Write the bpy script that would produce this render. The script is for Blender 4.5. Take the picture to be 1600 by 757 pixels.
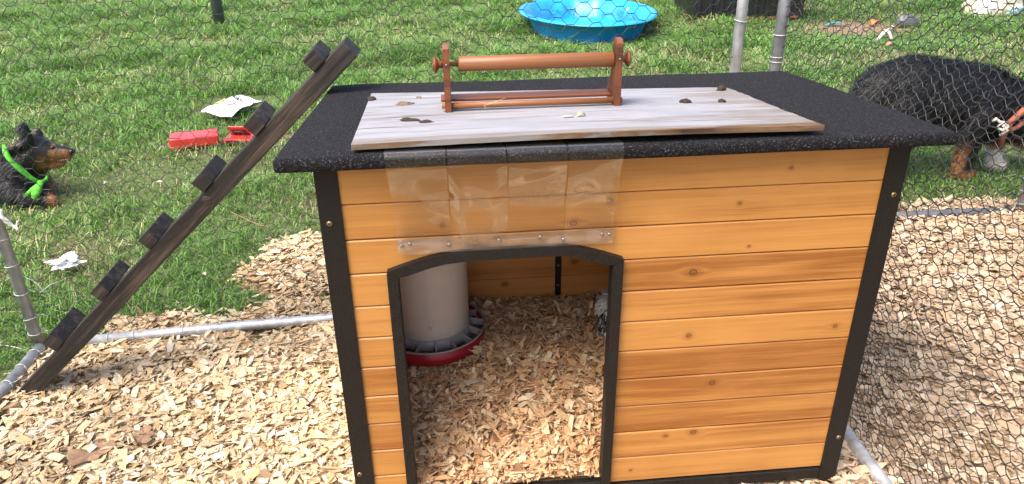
import bpy, bmesh, math, random
import numpy as np
from mathutils import Vector, Matrix, noise as mnoise

for o in list(bpy.data.objects): bpy.data.objects.remove(o)
scene = bpy.context.scene
COL = scene.collection
R_ = math.radians
rng = np.random.default_rng(7)
random.seed(7)

# ------------------------------------------------------------------ camera
CAM = np.array([-0.31284, -1.24388, 1.29138]); FPX = 1148.85
def _axes(p, yaw, roll):
    f = np.array([math.sin(yaw)*math.cos(p), math.cos(yaw)*math.cos(p), -math.sin(p)])
    r = np.array([math.cos(yaw), -math.sin(yaw), 0.0]); u = np.cross(r, f)
    c, s = math.cos(roll), math.sin(roll)
    return f, c*r+s*u, c*u-s*r
CF, CR, CU = _axes(0.4465, 0.0889, -0.0127)
def at(x, y, axis, v):
    """photo pixel -> point on the plane coordinate[axis] = v"""
    d = CF + CR*(x-800)/FPX - CU*(y-378.5)/FPX
    return CAM + d*((v-CAM[axis])/d[axis])
cam_d = bpy.data.cameras.new('camera'); cam = bpy.data.objects.new('camera', cam_d); COL.objects.link(cam)
cam_d.sensor_fit = 'HORIZONTAL'; cam_d.sensor_width = 36; cam_d.lens = FPX/1600*36
cam_d.clip_start = 0.02; cam_d.clip_end = 500
M = Matrix.Identity(4)
for i in range(3):
    M[i][0], M[i][1], M[i][2], M[i][3] = CR[i], CU[i], -CF[i], CAM[i]
cam.matrix_world = M
scene.camera = cam

# ------------------------------------------------------------------ light
SUN_EL, SUN_AZ = R_(58), R_(232)       # azimuth: clockwise from +Y, light comes from front-left
world = bpy.data.worlds.new('World'); scene.world = world; world.use_nodes = True
wn = world.node_tree.nodes; wl = world.node_tree.links
sky = wn.new('ShaderNodeTexSky'); sky.sky_type = 'NISHITA'; sky.sun_disc = False
sky.sun_elevation = SUN_EL; sky.sun_rotation = SUN_AZ
sky.air_density = 1.0; sky.dust_density = 6.0; sky.ozone_density = 1.0
wn['Background'].inputs['Strength'].default_value = 0.15
wl.new(sky.outputs[0], wn['Background'].inputs[0])
sd = bpy.data.lights.new('sun', 'SUN'); sd.energy = 1.5; sd.angle = R_(38); sd.color = (1, .93, .83)
sun = bpy.data.objects.new('sun', sd); COL.objects.link(sun)
sdir = Vector((math.sin(SUN_AZ)*math.cos(SUN_EL), math.cos(SUN_AZ)*math.cos(SUN_EL), math.sin(SUN_EL)))
sun.rotation_euler = (-sdir).to_track_quat('-Z', 'Y').to_euler()
vs = scene.view_settings
vs.view_transform = 'Standard'; vs.look = 'None'; vs.gamma = 1; vs.use_curve_mapping = False
vs.exposure = 1.22

# ------------------------------------------------------------------ materials
def srgb(r, g, b):
    f = lambda c: (c/255/12.92) if c/255 <= .04045 else ((c/255+.055)/1.055)**2.4
    return (f(r), f(g), f(b), 1)
class NT:
    def __init__(s, name):
        s.m = bpy.data.materials.new(name); s.m.use_nodes = True
        s.t = s.m.node_tree; s.n = s.t.nodes; s.p = s.n['Principled BSDF']; s.out = s.n['Material Output']
    def L(s, a, b): s.t.links.new(a, b)
    def new(s, k, **kw):
        n = s.n.new('ShaderNode'+k)
        for a, v in kw.items(): setattr(n, a, v)
        return n
    def setin(s, node, idx, v):
        if hasattr(v, 'is_output') or isinstance(v, bpy.types.NodeSocket): s.L(v, node.inputs[idx])
        else: node.inputs[idx].default_value = v
    def math(s, op, a, b=0.0, c=None):
        n = s.new('Math', operation=op); s.setin(n, 0, a); s.setin(n, 1, b)
        if c is not None: s.setin(n, 2, c)
        return n.outputs[0]
    def coords(s, kind='Object'): return s.new('TexCoord').outputs[kind]
    def mapping(s, vec, scale=(1, 1, 1), loc=(0, 0, 0)):
        n = s.new('Mapping'); s.L(vec, n.inputs['Vector']); n.inputs['Scale'].default_value = scale
        s.setin(n, 'Location', loc); return n.outputs[0]
    def noise(s, vec, scale, detail=4, rough=.55, dist=0.0):
        n = s.new('TexNoise'); s.L(vec, n.inputs['Vector']); n.inputs['Scale'].default_value = scale
        n.inputs['Detail'].default_value = detail; n.inputs['Roughness'].default_value = rough
        n.inputs['Distortion'].default_value = dist; return n.outputs['Fac']
    def ramp(s, fac, stops, interp='LINEAR'):
        n = s.new('ValToRGB'); s.L(fac, n.inputs[0]); cr = n.color_ramp; cr.interpolation = interp
        while len(cr.elements) < len(stops): cr.elements.new(.5)
        for e, (p, c) in zip(cr.elements, stops): e.position = p; e.color = c if len(c) == 4 else (*c, 1)
        return n.outputs[0]
    def mix(s, fac, a, b, blend='MIX'):
        n = s.new('Mix', data_type='RGBA', blend_type=blend)
        s.setin(n, 0, fac); s.setin(n, 6, a); s.setin(n, 7, b); return n.outputs[2]
    def maprange(s, v, a, b, c=0.0, d=1.0, smooth=True):
        n = s.new('MapRange'); n.interpolation_type = 'SMOOTHSTEP' if smooth else 'LINEAR'
        s.L(v, n.inputs[0])
        for i, x in enumerate((a, b, c, d)): n.inputs[i+1].default_value = x
        return n.outputs[0]
    def bump(s, h, strength=.3, dist=.002):
        n = s.new('Bump'); s.L(h, n.inputs['Height']); n.inputs['Strength'].default_value = strength
        n.inputs['Distance'].default_value = dist; s.L(n.outputs[0], s.p.inputs['Normal']); return n
    def base(s, v): s.setin(s.p, 'Base Color', v)
    def rough(s, v): s.setin(s.p, 'Roughness', v)
def grey(v): return (v, v, v, 1)

def simple(name, col, rough=.5, metal=0.0, var=.12, scale=30, bump=0.0, bscale=200, spec=.5):
    t = NT(name); c = t.coords()
    n = t.noise(c, scale, 5)
    d = tuple(max(0, x*(1-var)) for x in col[:3])+(1,); l = tuple(min(1, x*(1+var)) for x in col[:3])+(1,)
    t.base(t.ramp(n, [(.3, d), (.7, l)])); t.rough(rough); t.p.inputs['Metallic'].default_value = metal
    t.p.inputs['Specular IOR Level'].default_value = spec
    if bump: t.bump(t.noise(c, bscale, 3), bump, .002)
    return t.m

def wood_mat(name, knots=(), dark=(.265, .094, .017, 1), light=(.500, .235, .058, 1), rough=.42, axis='x', var=.20):
    t = NT(name); c = t.coords(); sp = t.new('SeparateXYZ'); t.L(c, sp.inputs[0])
    rnd = t.new('ObjectInfo').outputs['Random']
    along = sp.outputs[0] if axis == 'x' else sp.outputs[1]
    z = sp.outputs[2]
    warp = None; spot = None; ringm = None
    for (kx, kz, kr) in knots:
        dx = t.math('SUBTRACT', along, kx); dz = t.math('MULTIPLY', t.math('SUBTRACT', z, kz), 1.25)
        d = t.math('SQRT', t.math('ADD', t.math('MULTIPLY', dx, dx), t.math('MULTIPLY', dz, dz)))
        w = t.maprange(d, .0, kr*5, kr*1.6, 0)
        sgn = t.math('SIGN', dz); w = t.math('MULTIPLY', w, sgn)
        s = t.math('MULTIPLY', t.maprange(d, kr*.85, kr*1.1, 1, 0), t.maprange(d, kr*.25, kr*.8, .45, 1))
        r = t.math('MULTIPLY', t.math('ADD', t.math('SINE', t.math('MULTIPLY', d, 2.2*math.pi/kr*1.4)), 1.0), t.maprange(d, kr*.9, kr*2.8, .34, 0))
        warp = w if warp is None else t.math('ADD', warp, w)
        spot = s if spot is None else t.math('MAXIMUM', spot, s)
        ringm = r if ringm is None else t.math('MAXIMUM', ringm, r)
    zz = t.math('SUBTRACT', z, warp) if warp else z
    cx = t.math('ADD', along, t.math('MULTIPLY', rnd, 13.0))
    cv = t.new('CombineXYZ'); t.L(t.math('MULTIPLY', cx, .9), cv.inputs[0]); t.L(t.math('MULTIPLY', rnd, 5.0), cv.inputs[1]); t.L(t.math('MULTIPLY', zz, 26), cv.inputs[2])
    g1 = t.noise(cv.outputs[0], 1.6, 4, .6, .6)
    cv2 = t.new('CombineXYZ'); t.L(t.math('MULTIPLY', cx, 5), cv2.inputs[0]); t.L(rnd, cv2.inputs[1]); t.L(t.math('MULTIPLY', zz, 330), cv2.inputs[2])
    g2 = t.noise(cv2.outputs[0], 1.0, 3, .6)
    cv3 = t.new('CombineXYZ'); t.L(t.math('MULTIPLY', cx, 1.2), cv3.inputs[0]); t.L(t.math('MULTIPLY', zz, 5), cv3.inputs[2])
    g3 = t.noise(cv3.outputs[0], 2.0, 3)
    fac = t.math('ADD', t.math('ADD', t.math('MULTIPLY', g1, .60), t.math('MULTIPLY', g2, .30)), t.math('MULTIPLY', g3, .24))
    fac = t.math('ADD', fac, t.math('MULTIPLY', t.math('SUBTRACT', rnd, .5), var))
    mid = tuple((a*.35+b*.65) for a, b in zip(dark, light))
    col = t.ramp(fac, [(.42, dark), (.56, mid), (.72, light)])
    pt = t.noise(t.mapping(c, (3, 3, 7)), 1.0, 4, .6)
    col = t.mix(t.maprange(pt, .45, .75, 0, .35), col, tuple(min(1, x*1.18+.02) for x in light[:3])+(1,))
    if spot:
        col = t.mix(t.math('MINIMUM', ringm, 1.0), col, (.20, .062, .010, 1))
        col = t.mix(t.math('MULTIPLY', spot, .85), col, (.105, .034, .010, 1))
    t.base(col); t.rough(rough)
    t.p.inputs['Coat Weight'].default_value = .15; t.p.inputs['Coat Roughness'].default_value = .25
    t.bump(t.math('ADD', g2, t.math('MULTIPLY', g1, .6)), .12, .002)
    return t.m

def hammered(name, col=(.0050, .0044, .0040), spk=(.026, .022, .019)):
    t = NT(name); c = t.coords(); n = t.noise(c, 420, 2, .5)
    n2 = t.noise(c, 12, 3)
    a = t.mix(t.maprange(n, .45, .75), (*col, 1), (*spk, 1))
    t.base(t.mix(t.math('MULTIPLY', n2, .30), a, (.011, .009, .0075, 1))); t.rough(.5); t.p.inputs['Specular IOR Level'].default_value = .32
    t.bump(n, .5, .002); return t.m

def asphalt():
    t = NT('asphalt_roofing'); c = t.coords(); n = t.noise(c, 210, 2, .6); v = t.noise(c, 300, 2, .6); b = t.noise(c, 5, 4)
    a = t.ramp(n, [(.35, (.0015, .0015, .002, 1)), (.52, (.0025, .0025, .0034, 1)), (.68, (.017, .017, .024, 1))])
    a = t.mix(t.maprange(v, .58, .68), a, (.075, .074, .095, 1))
    t.base(t.mix(t.math('MULTIPLY', b, .25), a, (.008, .008, .009, 1), 'MIX')); t.rough(.9); t.p.inputs['Specular IOR Level'].default_value = .3
    t.bump(t.math('ADD', n, v), .9, .003); return t.m

def plywood_white():
    t = NT('weathered_white_paint'); c = t.coords(); sp = t.new('SeparateXYZ'); t.L(c, sp.inputs[0])
    m1 = t.mapping(c, (1.6, 26, 4)); m2 = t.mapping(c, (9, 150, 60)); m3 = t.mapping(c, (2.2, 7, 3)); m4 = t.mapping(c, (5, 210, 5))
    g = t.noise(m1, 1.5, 6, .65, .5); g2 = t.noise(m2, 1, 4, .6); g3 = t.noise(m3, 2, 5, .65); g4 = t.noise(m4, 1, 2, .5, .4)
    paint = t.ramp(g3, [(.3, (.225, .230, .265, 1)), (.7, (.325, .330, .365, 1))])
    wear = t.math('ADD', t.math('MULTIPLY', g, .70), t.math('MULTIPLY', g2, .30))
    ef = t.math('MULTIPLY', t.maprange(sp.outputs[1], -.004, .040, 1, 0), .25)      # bare front arris
    er = t.math('MULTIPLY', t.maprange(sp.outputs[0], .60, .83, 0, 1), .15)         # bare right end
    w = t.math('ADD', wear, t.math('ADD', ef, er))
    wood = t.ramp(g2, [(.3, (.045, .022, .010, 1)), (.7, (.22, .135, .07, 1))])
    col = t.mix(t.maprange(w, .49, .62, 0, .85), paint, (.19, .17, .155, 1))
    crack = t.math('MULTIPLY', t.maprange(g4, .60, .66), t.maprange(g, .48, .60))
    col = t.mix(t.math('MULTIPLY', crack, .85), col, (.055, .042, .036, 1))
    col = t.mix(t.maprange(w, .68, .76), col, wood)
    t.base(col); t.rough(.75); t.bump(t.math('SUBTRACT', t.math('ADD', g2, g), crack), .6, .003); return t.m

def attr_mat(name, rough=.7, trans=0.0, grain=0.0, gscale=200, spec=.35, bump=0):
    t = NT(name); a = t.new('Attribute', attribute_name='Col').outputs['Color']
    if grain:
        n = t.noise(t.coords(), gscale, 3, .6)
        a = t.mix(1.0, a, t.ramp(n, [(.3, grey(1-grain)), (.7, grey(1.0))]), 'MULTIPLY')
        if bump: t.bump(n, bump, .002)
    t.base(a); t.rough(rough); t.p.inputs['Specular IOR Level'].default_value = spec
    if trans:
        tr = t.new('BsdfTranslucent'); t.L(t.mix(1.0, a, (1.0, 1.0, .55, 1), 'MULTIPLY'), tr.inputs[0])
        mx = t.new('MixShader'); mx.inputs[0].default_value = trans
        t.L(t.p.outputs[0], mx.inputs[1]); t.L(tr.outputs[0], mx.inputs[2]); t.L(mx.outputs[0], t.out.inputs[0])
    return t.m

def clear_vinyl(name='clear_vinyl', haze=.012, gloss=.50):
    t = NT(name); c = t.coords()
    lw = t.new('Fresnel'); lw.inputs['IOR'].default_value = 1.5
    b = t.new('Bump'); b.inputs['Strength'].default_value = .3; b.inputs['Distance'].default_value = .01
    t.L(t.noise(t.mapping(c, (6, 6, 9)), 1.0, 1.5, .5, .8), b.inputs['Height'])
    gl = t.new('BsdfGlossy'); gl.inputs['Roughness'].default_value = .05; t.L(b.outputs[0], gl.inputs['Normal']); t.L(b.outputs[0], lw.inputs['Normal'])
    tr = t.new('BsdfTransparent'); tr.inputs[0].default_value = (.985, .975, .95, 1)
    df = t.new('BsdfDiffuse'); df.inputs[0].default_value = (.78, .70, .64, 1)
    m0 = t.new('MixShader'); sc = t.noise(t.mapping(c, (20, 20, 60)), 1.0, 4)
    t.L(t.maprange(sc, .35, .8, haze*.3, haze), m0.inputs[0]); t.L(tr.outputs[0], m0.inputs[1]); t.L(df.outputs[0], m0.inputs[2])
    m1 = t.new('MixShader'); t.L(t.math('MULTIPLY', lw.outputs[0], gloss), m1.inputs[0]); t.L(m0.outputs[0], m1.inputs[1]); t.L(gl.outputs[0], m1.inputs[2])
    t.L(m1.outputs[0], t.out.inputs[0]); return t.m

def dark_ladder():
    t = NT('weathered_dark_timber'); c = t.coords(); 
    rnd = t.new('ObjectInfo').outputs['Random']
    m1 = t.mapping(c, (3, 40, 45)); m2 = t.mapping(c, (14, 200, 220))
    g = t.noise(m1, 1, 5, .6, .7); g2 = t.noise(m2, 1, 3)
    f = t.math('ADD', t.math('MULTIPLY', g, .7), t.math('MULTIPLY', g2, .3))
    t.base(t.ramp(f, [(.36, (.0035, .0030, .0030, 1)), (.5, (.016, .0120, .0105, 1)), (.66, (.080, .056, .042, 1))]))
    t.rough(.62); t.bump(f, .7, .003); return t.m

def galvanised(name, base=(.56, .58, .61), rough=.34):
    t = NT(name); c = t.coords(); n = t.noise(c, 18, 5, .65); n2 = t.noise(t.mapping(c, (60, 60, 8)), 1, 3)
    f = t.math('ADD', t.math('MULTIPLY', n, .6), t.math('MULTIPLY', n2, .4))
    t.base(t.ramp(f, [(.35, tuple(x*.5 for x in base)+(1,)), (.65, (*base, 1))]))
    t.p.inputs['Metallic'].default_value = .45; t.rough(t.maprange(n, .3, .7, rough-.08, rough+.15)); return t.m

KN = [(-.018, .768, .008), (-.33, .735, .006), (-.086, .726, .008), (.233, .75, .0045), (.156, .607, .0095), (.161, .459, .007),
      (.475, .46, .006), (.224, .336, .008), (.133, .200, .0055), (.195, .205, .0085), (.263, .658, .0035), (.323, .818, .004), (.06, .108, .004)]
MAT = dict(
    plank=wood_mat('varnished_pine', KN), plank_in=wood_mat('varnished_pine_inner', [(.03, .33, .009), (-.17, .27, .008)], dark=(.34, .105, .020, 1), light=(.56, .235, .058, 1)),
    plank_side=wood_mat('varnished_pine_side', axis='y'),
    metal=hammered('hammered_black_metal'), asphalt=asphalt(), board=plywood_white(), vinyl=clear_vinyl(), vinyl_band=clear_vinyl('hazy_vinyl', .14, .35),
    brass=simple('brass_screw', (.36, .25, .11), .42, .85, .3, 300), steel=simple('steel_screw', (.30, .28, .26), .4, .8, .3, 300),
    gap=simple('dark_joint', (.03, .014, .006), .9), floor=simple('floor_panel', (.30, .18, .08), .8),
    ladder=dark_ladder(), pipe=galvanised('galvanised_pipe'), pipe_dark=galvanised('weathered_pipe', (.25, .26, .28), .5),
    wire=simple('chicken_wire', (.016, .017, .018), .30, .0, .3, 8, spec=.7), tie=simple('tie_wire', (.62, .62, .60), .4, .3, .15),
    redwood=wood_mat('stained_redwood', dark=(.055, .014, .005, 1), light=(.205, .060, .017, 1), rough=.5, var=.1),
    redwood_light=wood_mat('stained_dowel', dark=(.095, .030, .009, 1), light=(.26, .098, .030, 1), rough=.5, var=.1),
    drum=simple('milky_plastic', (.60, .545, .50), .32, 0, .10, 9), redpan=simple('red_plastic', (.26, .008, .016), .35, 0, .12, 20),
    grill=simple('feeder_grill_plastic', (.27, .245, .23), .4, 0, .15, 20), feed=simple('feed_crumble', (.20, .13, .07), .95, 0, .5, 180, .8, 120),
    pool=simple('blue_pool_plastic', (.018, .33, .80), .30, 0, .10, 2.5), blackbox=simple('black_plastic', (.012, .012, .013), .45, 0, .3, 6),
    redcard=simple('red_carton', (.56, .040, .038), .22, 0, .15, 25, .5, 60, .8), white=simple('white_paper', (.82, .83, .84), .55, 0, .05, 20),
    ink=simple('black_ink', (.02, .02, .03), .6), orange_ink=simple('orange_print', (.65, .33, .10), .6, 0, .3, 60), yellow_ink=simple('yellow_print', (.85, .66, .22), .6),
    teal=simple('teal_plastic', (.02, .32, .36), .4), orange=simple('orange_plastic', (.62, .15, .05), .5), cream=simple('cream_fabric', (.66, .60, .46), .8, 0, .2, 12),
    blueink=simple('pale_blue_print', (.45, .60, .75), .7), ball=simple('dark_rubber', (.10, .11, .12), .35, 0, .3, 10),
    green=simple('bright_green_cloth', (.10, .46, .035), .8, 0, .35, 60, .6, 90), harness=simple('worn_red_webbing', (.33, .10, .06), .7, 0, .3, 60),
    rope=simple('white_rope', (.74, .72, .68), .8), pinkish=simple('pink_scrap', (.55, .22, .16), .6),
    leaf=simple('dry_leaf', (.24, .145, .085), .7, 0, .35, 40), dropping=simple('dropping', (.035, .020, .012), .8, 0, .5, 120, .6, 150),
    dropping_pale=simple('pale_dropping', (.18, .12, .08), .8, 0, .5, 120, .6, 150), feather=simple('white_feather', (.78, .77, .74), .8, 0, .1, 20),
    straw=simple('dry_straw', (.55, .42, .20), .8, 0, .2, 30), greypost=simple('grey_painted_post', (.085, .095, .11), .5, 0, .25, 8),
    chips=attr_mat('wood_chips', .75, .10, .25, 120), grass=attr_mat('grass', .5, .32, spec=.3),
    fur=attr_mat('fur', .42, 0, .3, 60, spec=.55), feathers=attr_mat('feathers', .7, 0, spec=.3),
    eye=simple('dark_eye', (.02, .010, .006), .12), nose=simple('black_nose', (.010, .010, .011), .3), tongue=simple('pink_gum', (.40, .10, .10), .4),
    teeth=simple('teeth', (.42, .38, .32), .4), comb=simple('red_comb', (.45, .02, .02), .5), legskin=simple('yellow_leg', (.5, .32, .08), .6),
)
t = NT('garden_soil'); c = t.coords()
n1 = t.noise(c, 1.2, 6, .6); n2 = t.noise(c, 40, 5, .65)
g_ = t.ramp(n2, [(.3, (.045, .070, .018, 1)), (.55, (.085, .125, .032, 1)), (.75, (.20, .18, .09, 1))])
s_ = t.ramp(n2, [(.3, (.055, .038, .022, 1)), (.7, (.20, .15, .09, 1))])
t.base(t.mix(t.maprange(n1, .5, .68), g_, s_)); t.rough(.95); t.bump(n2, .8, .02); MAT['soil'] = t.m
t = NT('bare_dirt'); c = t.coords(); n2 = t.noise(c, 25, 5, .7)
t.base(t.ramp(n2, [(.3, (.13, .075, .05, 1)), (.7, (.36, .235, .17, 1))])); t.rough(.95); t.bump(n2, .8, .02); MAT['dirt'] = t.m
t = NT('chip_litter'); c = t.coords(); v = t.new('TexVoronoi'); v.inputs['Scale'].default_value = 90; t.L(c, v.inputs['Vector'])
n2 = t.noise(c, 60, 4)
t.base(t.mix(.5, t.ramp(v.outputs['Distance'], [(.1, (.50, .36, .21, 1)), (.6, (.22, .13, .065, 1))]), t.ramp(n2, [(.35, (.16, .095, .05, 1)), (.7, (.55, .40, .24, 1))])))
t.rough(.95); t.bump(v.outputs['Distance'], .8, .01); MAT['litter'] = t.m

# ------------------------------------------------------------------ object helpers
def origin_of(p):
    v = Vector((0, 0, 0))
    while p is not None: v += p.location; p = p.parent
    return v
def tag(o, label=None, cat=None, group=None, kind=None):
    for k, v in (('label', label), ('category', cat), ('group', group), ('kind', kind)):
        if v: o[k] = v
    return o
def thing(name, loc, label, cat, group=None):
    o = bpy.data.objects.new(name, None); o.empty_display_size = .05; COL.objects.link(o); o.location = loc
    return tag(o, label, cat, group)
def link_mesh(name, me, mat, parent=None, org=None, smooth=False):
    """mesh holds world coordinates; shifted to the parent's (or org's) frame"""
    o = bpy.data.objects.new(name, me); COL.objects.link(o)
    sh = origin_of(parent) if parent is not None else Vector(org or (0, 0, 0))
    if sh.length: me.transform(Matrix.Translation(-sh))
    if parent is not None: o.parent = parent
    else: o.location = sh
    mats = mat if isinstance(mat, (list, tuple)) else [mat]
    for m in mats: me.materials.append(MAT[m])
    if smooth: me.polygons.foreach_set('use_smooth', [True]*len(me.polygons))
    return o
def pyobj(name, V, Fc, mat, parent=None, org=None, smooth=False):
    me = bpy.data.meshes.new(name); me.from_pydata([tuple(v) for v in V], [], Fc); me.update()
    bm = bmesh.new(); bm.from_mesh(me); bmesh.ops.recalc_face_normals(bm, faces=bm.faces); bm.to_mesh(me); bm.free()
    return link_mesh(name, me, mat, parent, org, smooth)
def bmobj(name, bm, mat, parent=None, org=None, smooth=False):
    bmesh.ops.recalc_face_normals(bm, faces=bm.faces)
    me = bpy.data.meshes.new(name); bm.to_mesh(me); bm.free()
    return link_mesh(name, me, mat, parent, org, smooth)
def bm_box(x0, x1, y0, y1, z0, z1, bev=0.0, seg=1, rot=None, ctr=None):
    bm = bmesh.new(); bmesh.ops.create_cube(bm, size=1)
    for v in bm.verts: v.co = Vector((x0+(v.co.x+.5)*(x1-x0), y0+(v.co.y+.5)*(y1-y0), z0+(v.co.z+.5)*(z1-z0)))
    if bev: bmesh.ops.bevel(bm, geom=bm.edges[:], offset=bev, segments=seg, affect='EDGES', profile=.5)
    if rot is not None:
        c = Vector(ctr or ((x0+x1)/2, (y0+y1)/2, (z0+z1)/2))
        bmesh.ops.transform(bm, matrix=Matrix.Translation(c) @ rot.to_4x4() @ Matrix.Translation(-c), verts=bm.verts)
    return bm
def box(name, x0, x1, y0, y1, z0, z1, mat, parent=None, bev=.0015, seg=1, **k):
    return bmobj(name, bm_box(x0, x1, y0, y1, z0, z1, bev, seg, **k), mat, parent)
def tube_data(pts, rad, n=10, closed=False):
    P = [Vector(p) for p in pts]; m = len(P)
    rad = rad if isinstance(rad, (list, tuple)) else [rad]*m
    V = []; Fc = []; up = None
    for i, p in enumerate(P):
        if closed: t = (P[(i+1) % m]-P[i-1])
        else: t = P[min(i+1, m-1)]-P[max(i-1, 0)]
        t.normalize()
        if up is None: up = Vector((0, 0, 1)) if abs(t.z) < .9 else Vector((0, 1, 0))
        a = (up - t*up.dot(t)).normalized(); up = a; b = t.cross(a)
        for k in range(n):
            w = 2*math.pi*k/n; V.append(p + (a*math.cos(w)+b*math.sin(w))*rad[i])
    for i in range(m if closed else m-1):
        for k in range(n):
            j = (i+1) % m; Fc.append((i*n+k, i*n+(k+1) % n, j*n+(k+1) % n, j*n+k))
    if not closed: Fc += [tuple(range(n)), tuple(range((m-1)*n, m*n))]
    return V, Fc
def tube(name, pts, rad, mat, parent=None, n=10, closed=False, org=None):
    V, Fc = tube_data(pts, rad, n, closed); return pyobj(name, V, Fc, mat, parent, org, True)
def lathe(name, prof, ctr, mat, parent=None, n=40, axis='z', org=None, closed=True):
    """prof: (radius, height) loop"""
    V = []; Fc = []; m = len(prof)
    for r, h in prof:
        for k in range(n):
            w = 2*math.pi*k/n; c, s = r*math.cos(w), r*math.sin(w)
            p = (c, s, h) if axis == 'z' else ((h, c, s) if axis == 'x' else (c, h, s))
            V.append(Vector(p)+Vector(ctr))
    for i in range(m if closed else m-1):
        j = (i+1) % m
        for k in range(n): Fc.append((i*n+k, i*n+(k+1) % n, j*n+(k+1) % n, j*n+k))
    bm_me = pyobj(name, V, Fc, mat, parent, org, True)
    return bm_me
def sharp(o, deg=35):
    me = o.data; me.polygons.foreach_set('use_smooth', [True]*len(me.polygons))
    try: me.set_sharp_from_angle(angle=R_(deg))
    except Exception: pass
    return o
def fastmesh(name, V, quads, tris, cols, mat, parent=None, smooth=False):
    """numpy mesh: quads (n,4), tris (m,3), cols (nv,3)"""
    me = bpy.data.meshes.new(name); nv = len(V)
    me.vertices.add(nv); me.vertices.foreach_set('co', np.ascontiguousarray(V, np.float32).ravel())
    nq = len(quads) if quads is not None else 0; nt = len(tris) if tris is not None else 0
    idx = []; st = []
    if nq: idx.append(quads.ravel()); st.append(np.arange(nq)*4)
    if nt: idx.append(tris.ravel()); st.append(nq*4+np.arange(nt)*3)
    idx = np.concatenate(idx).astype(np.int32); st = np.concatenate(st).astype(np.int32)
    me.loops.add(len(idx)); me.loops.foreach_set('vertex_index', idx)
    me.polygons.add(nq+nt); me.polygons.foreach_set('loop_start', st)
    me.update(calc_edges=True)
    if cols is not None:
        a = me.color_attributes.new('Col', 'FLOAT_COLOR', 'POINT')
        cc = np.ones((nv, 4), np.float32); cc[:, :3] = cols; a.data.foreach_set('color', cc.ravel())
    me.validate()
    if not smooth: me.polygons.foreach_set('use_smooth', np.zeros(nq+nt, bool))
    return link_mesh(name, me, mat, parent, None, smooth)
_ph = rng.uniform(0, 6.28, (12, 3)); _dr = rng.uniform(-1, 1, (12, 2)); _dr /= np.linalg.norm(_dr, axis=1)[:, None]
def vnoise(x, y, sc):
    """cheap smooth noise in 0..1"""
    s = np.zeros_like(np.asarray(x, float))
    for i in range(12):
        f = sc*(0.5+.22*i); s = s+np.sin((x*_dr[i, 0]+y*_dr[i, 1])*f*2+_ph[i, 0]+1.3*np.sin((x*_dr[i, 1]-y*_dr[i, 0])*f+_ph[i, 1]))/(1+.12*i)
    return 1/(1+np.exp(-s*.75))

# ------------------------------------------------------------------ the setting
ground = pyobj('ground', [(-80, -40, 0), (80, -40, 0), (80, 160, 0), (-80, 160, 0)], [(0, 1, 2, 3)], 'soil'); tag(ground, 'soil and lawn ground', 'ground', kind='structure')
LX, RX, BYL, BYR = -1.59, .657, .80, .955            # run: left rail, right rail, back rail at its ends
NY = 1.435                                            # rail of the run next door
def back_y(x): return BYL + (x-LX)/(RX-LX)*(BYR-BYL)
def chip_field(x, y):
    """>0 where wood chips cover the soil"""
    e = (vnoise(x, y, 5.0)-.5)*.16
    a = np.minimum(np.minimum(x-LX-.02, back_y(x)-.0-y), .62-x)          # inside the run
    a = np.maximum(a, np.minimum(np.minimum(x-.55, NY+.10-y), 2.75-x))     # next door
    p = .23-np.hypot((x+.86)*.95, (y-1.30)*.95)                            # spilt patch behind the run
    s = np.minimum(.10+.05*(x+1.0)-np.abs(y-.89-.09*(x+1.0)), np.minimum(x+1.42, -.45-x))*.9
    return np.maximum(np.maximum(a, p), s-.02)+e*.7
# chip bed: a low mound of litter under the loose chips
def bedz(x, y): return .010+.014*vnoise(x, y, 7)+.008*vnoise(x+9, y, 17)
xs = np.linspace(-2.0, 3.0, 126); ys = np.concatenate([np.linspace(-4.2, -1.4, 29), np.linspace(-1.3, 1.8, 79)])
X, Y = np.meshgrid(xs, ys); FLD = chip_field(X, Y)
Z = np.where(FLD > 0, bedz(X, Y)*np.clip(FLD/.05, 0, 1)+.003, -.03)
nx, ny = len(xs), len(ys); ii = (np.arange(ny-1)[:, None]*nx+np.arange(nx-1)[None, :]).ravel()
def dirt_patch(cx_, cy_, rx, ry, seed, lab):
    V = [(cx_, cy_, .012)]; n = 30
    for k in range(n):
        w = 2*math.pi*k/n; r = 1+.35*mnoise.noise(Vector((math.cos(w)*1.5, math.sin(w)*1.5, seed)))
        V.append((cx_+rx*r*math.cos(w), cy_+ry*r*math.sin(w), .004))
    return tag(pyobj('dirt_patch', V, [(0, k+1, (k+1) % n+1) for k in range(n)], 'dirt', smooth=True), lab, 'ground', kind='structure')
dirt_patch(3.75, 6.0, .75, .55, 1.0, 'bare brown dirt patch beyond the second run'); dirt_patch(-2.75, 6.15, .25, .13, 4.0, 'bare dirt hollow in the far lawn'); dirt_patch(-2.3, 6.2, .28, .12, 7.0, 'bare dirt strip in the far lawn')
bed = fastmesh('chip_bed', np.stack([X, Y, Z], -1).reshape(-1, 3), np.stack([ii, ii+1, ii+nx+1, ii+nx], 1), None, None, 'litter', smooth=True)
tag(bed, 'brown litter layer beneath the loose wood chips', 'ground', kind='structure')

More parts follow.
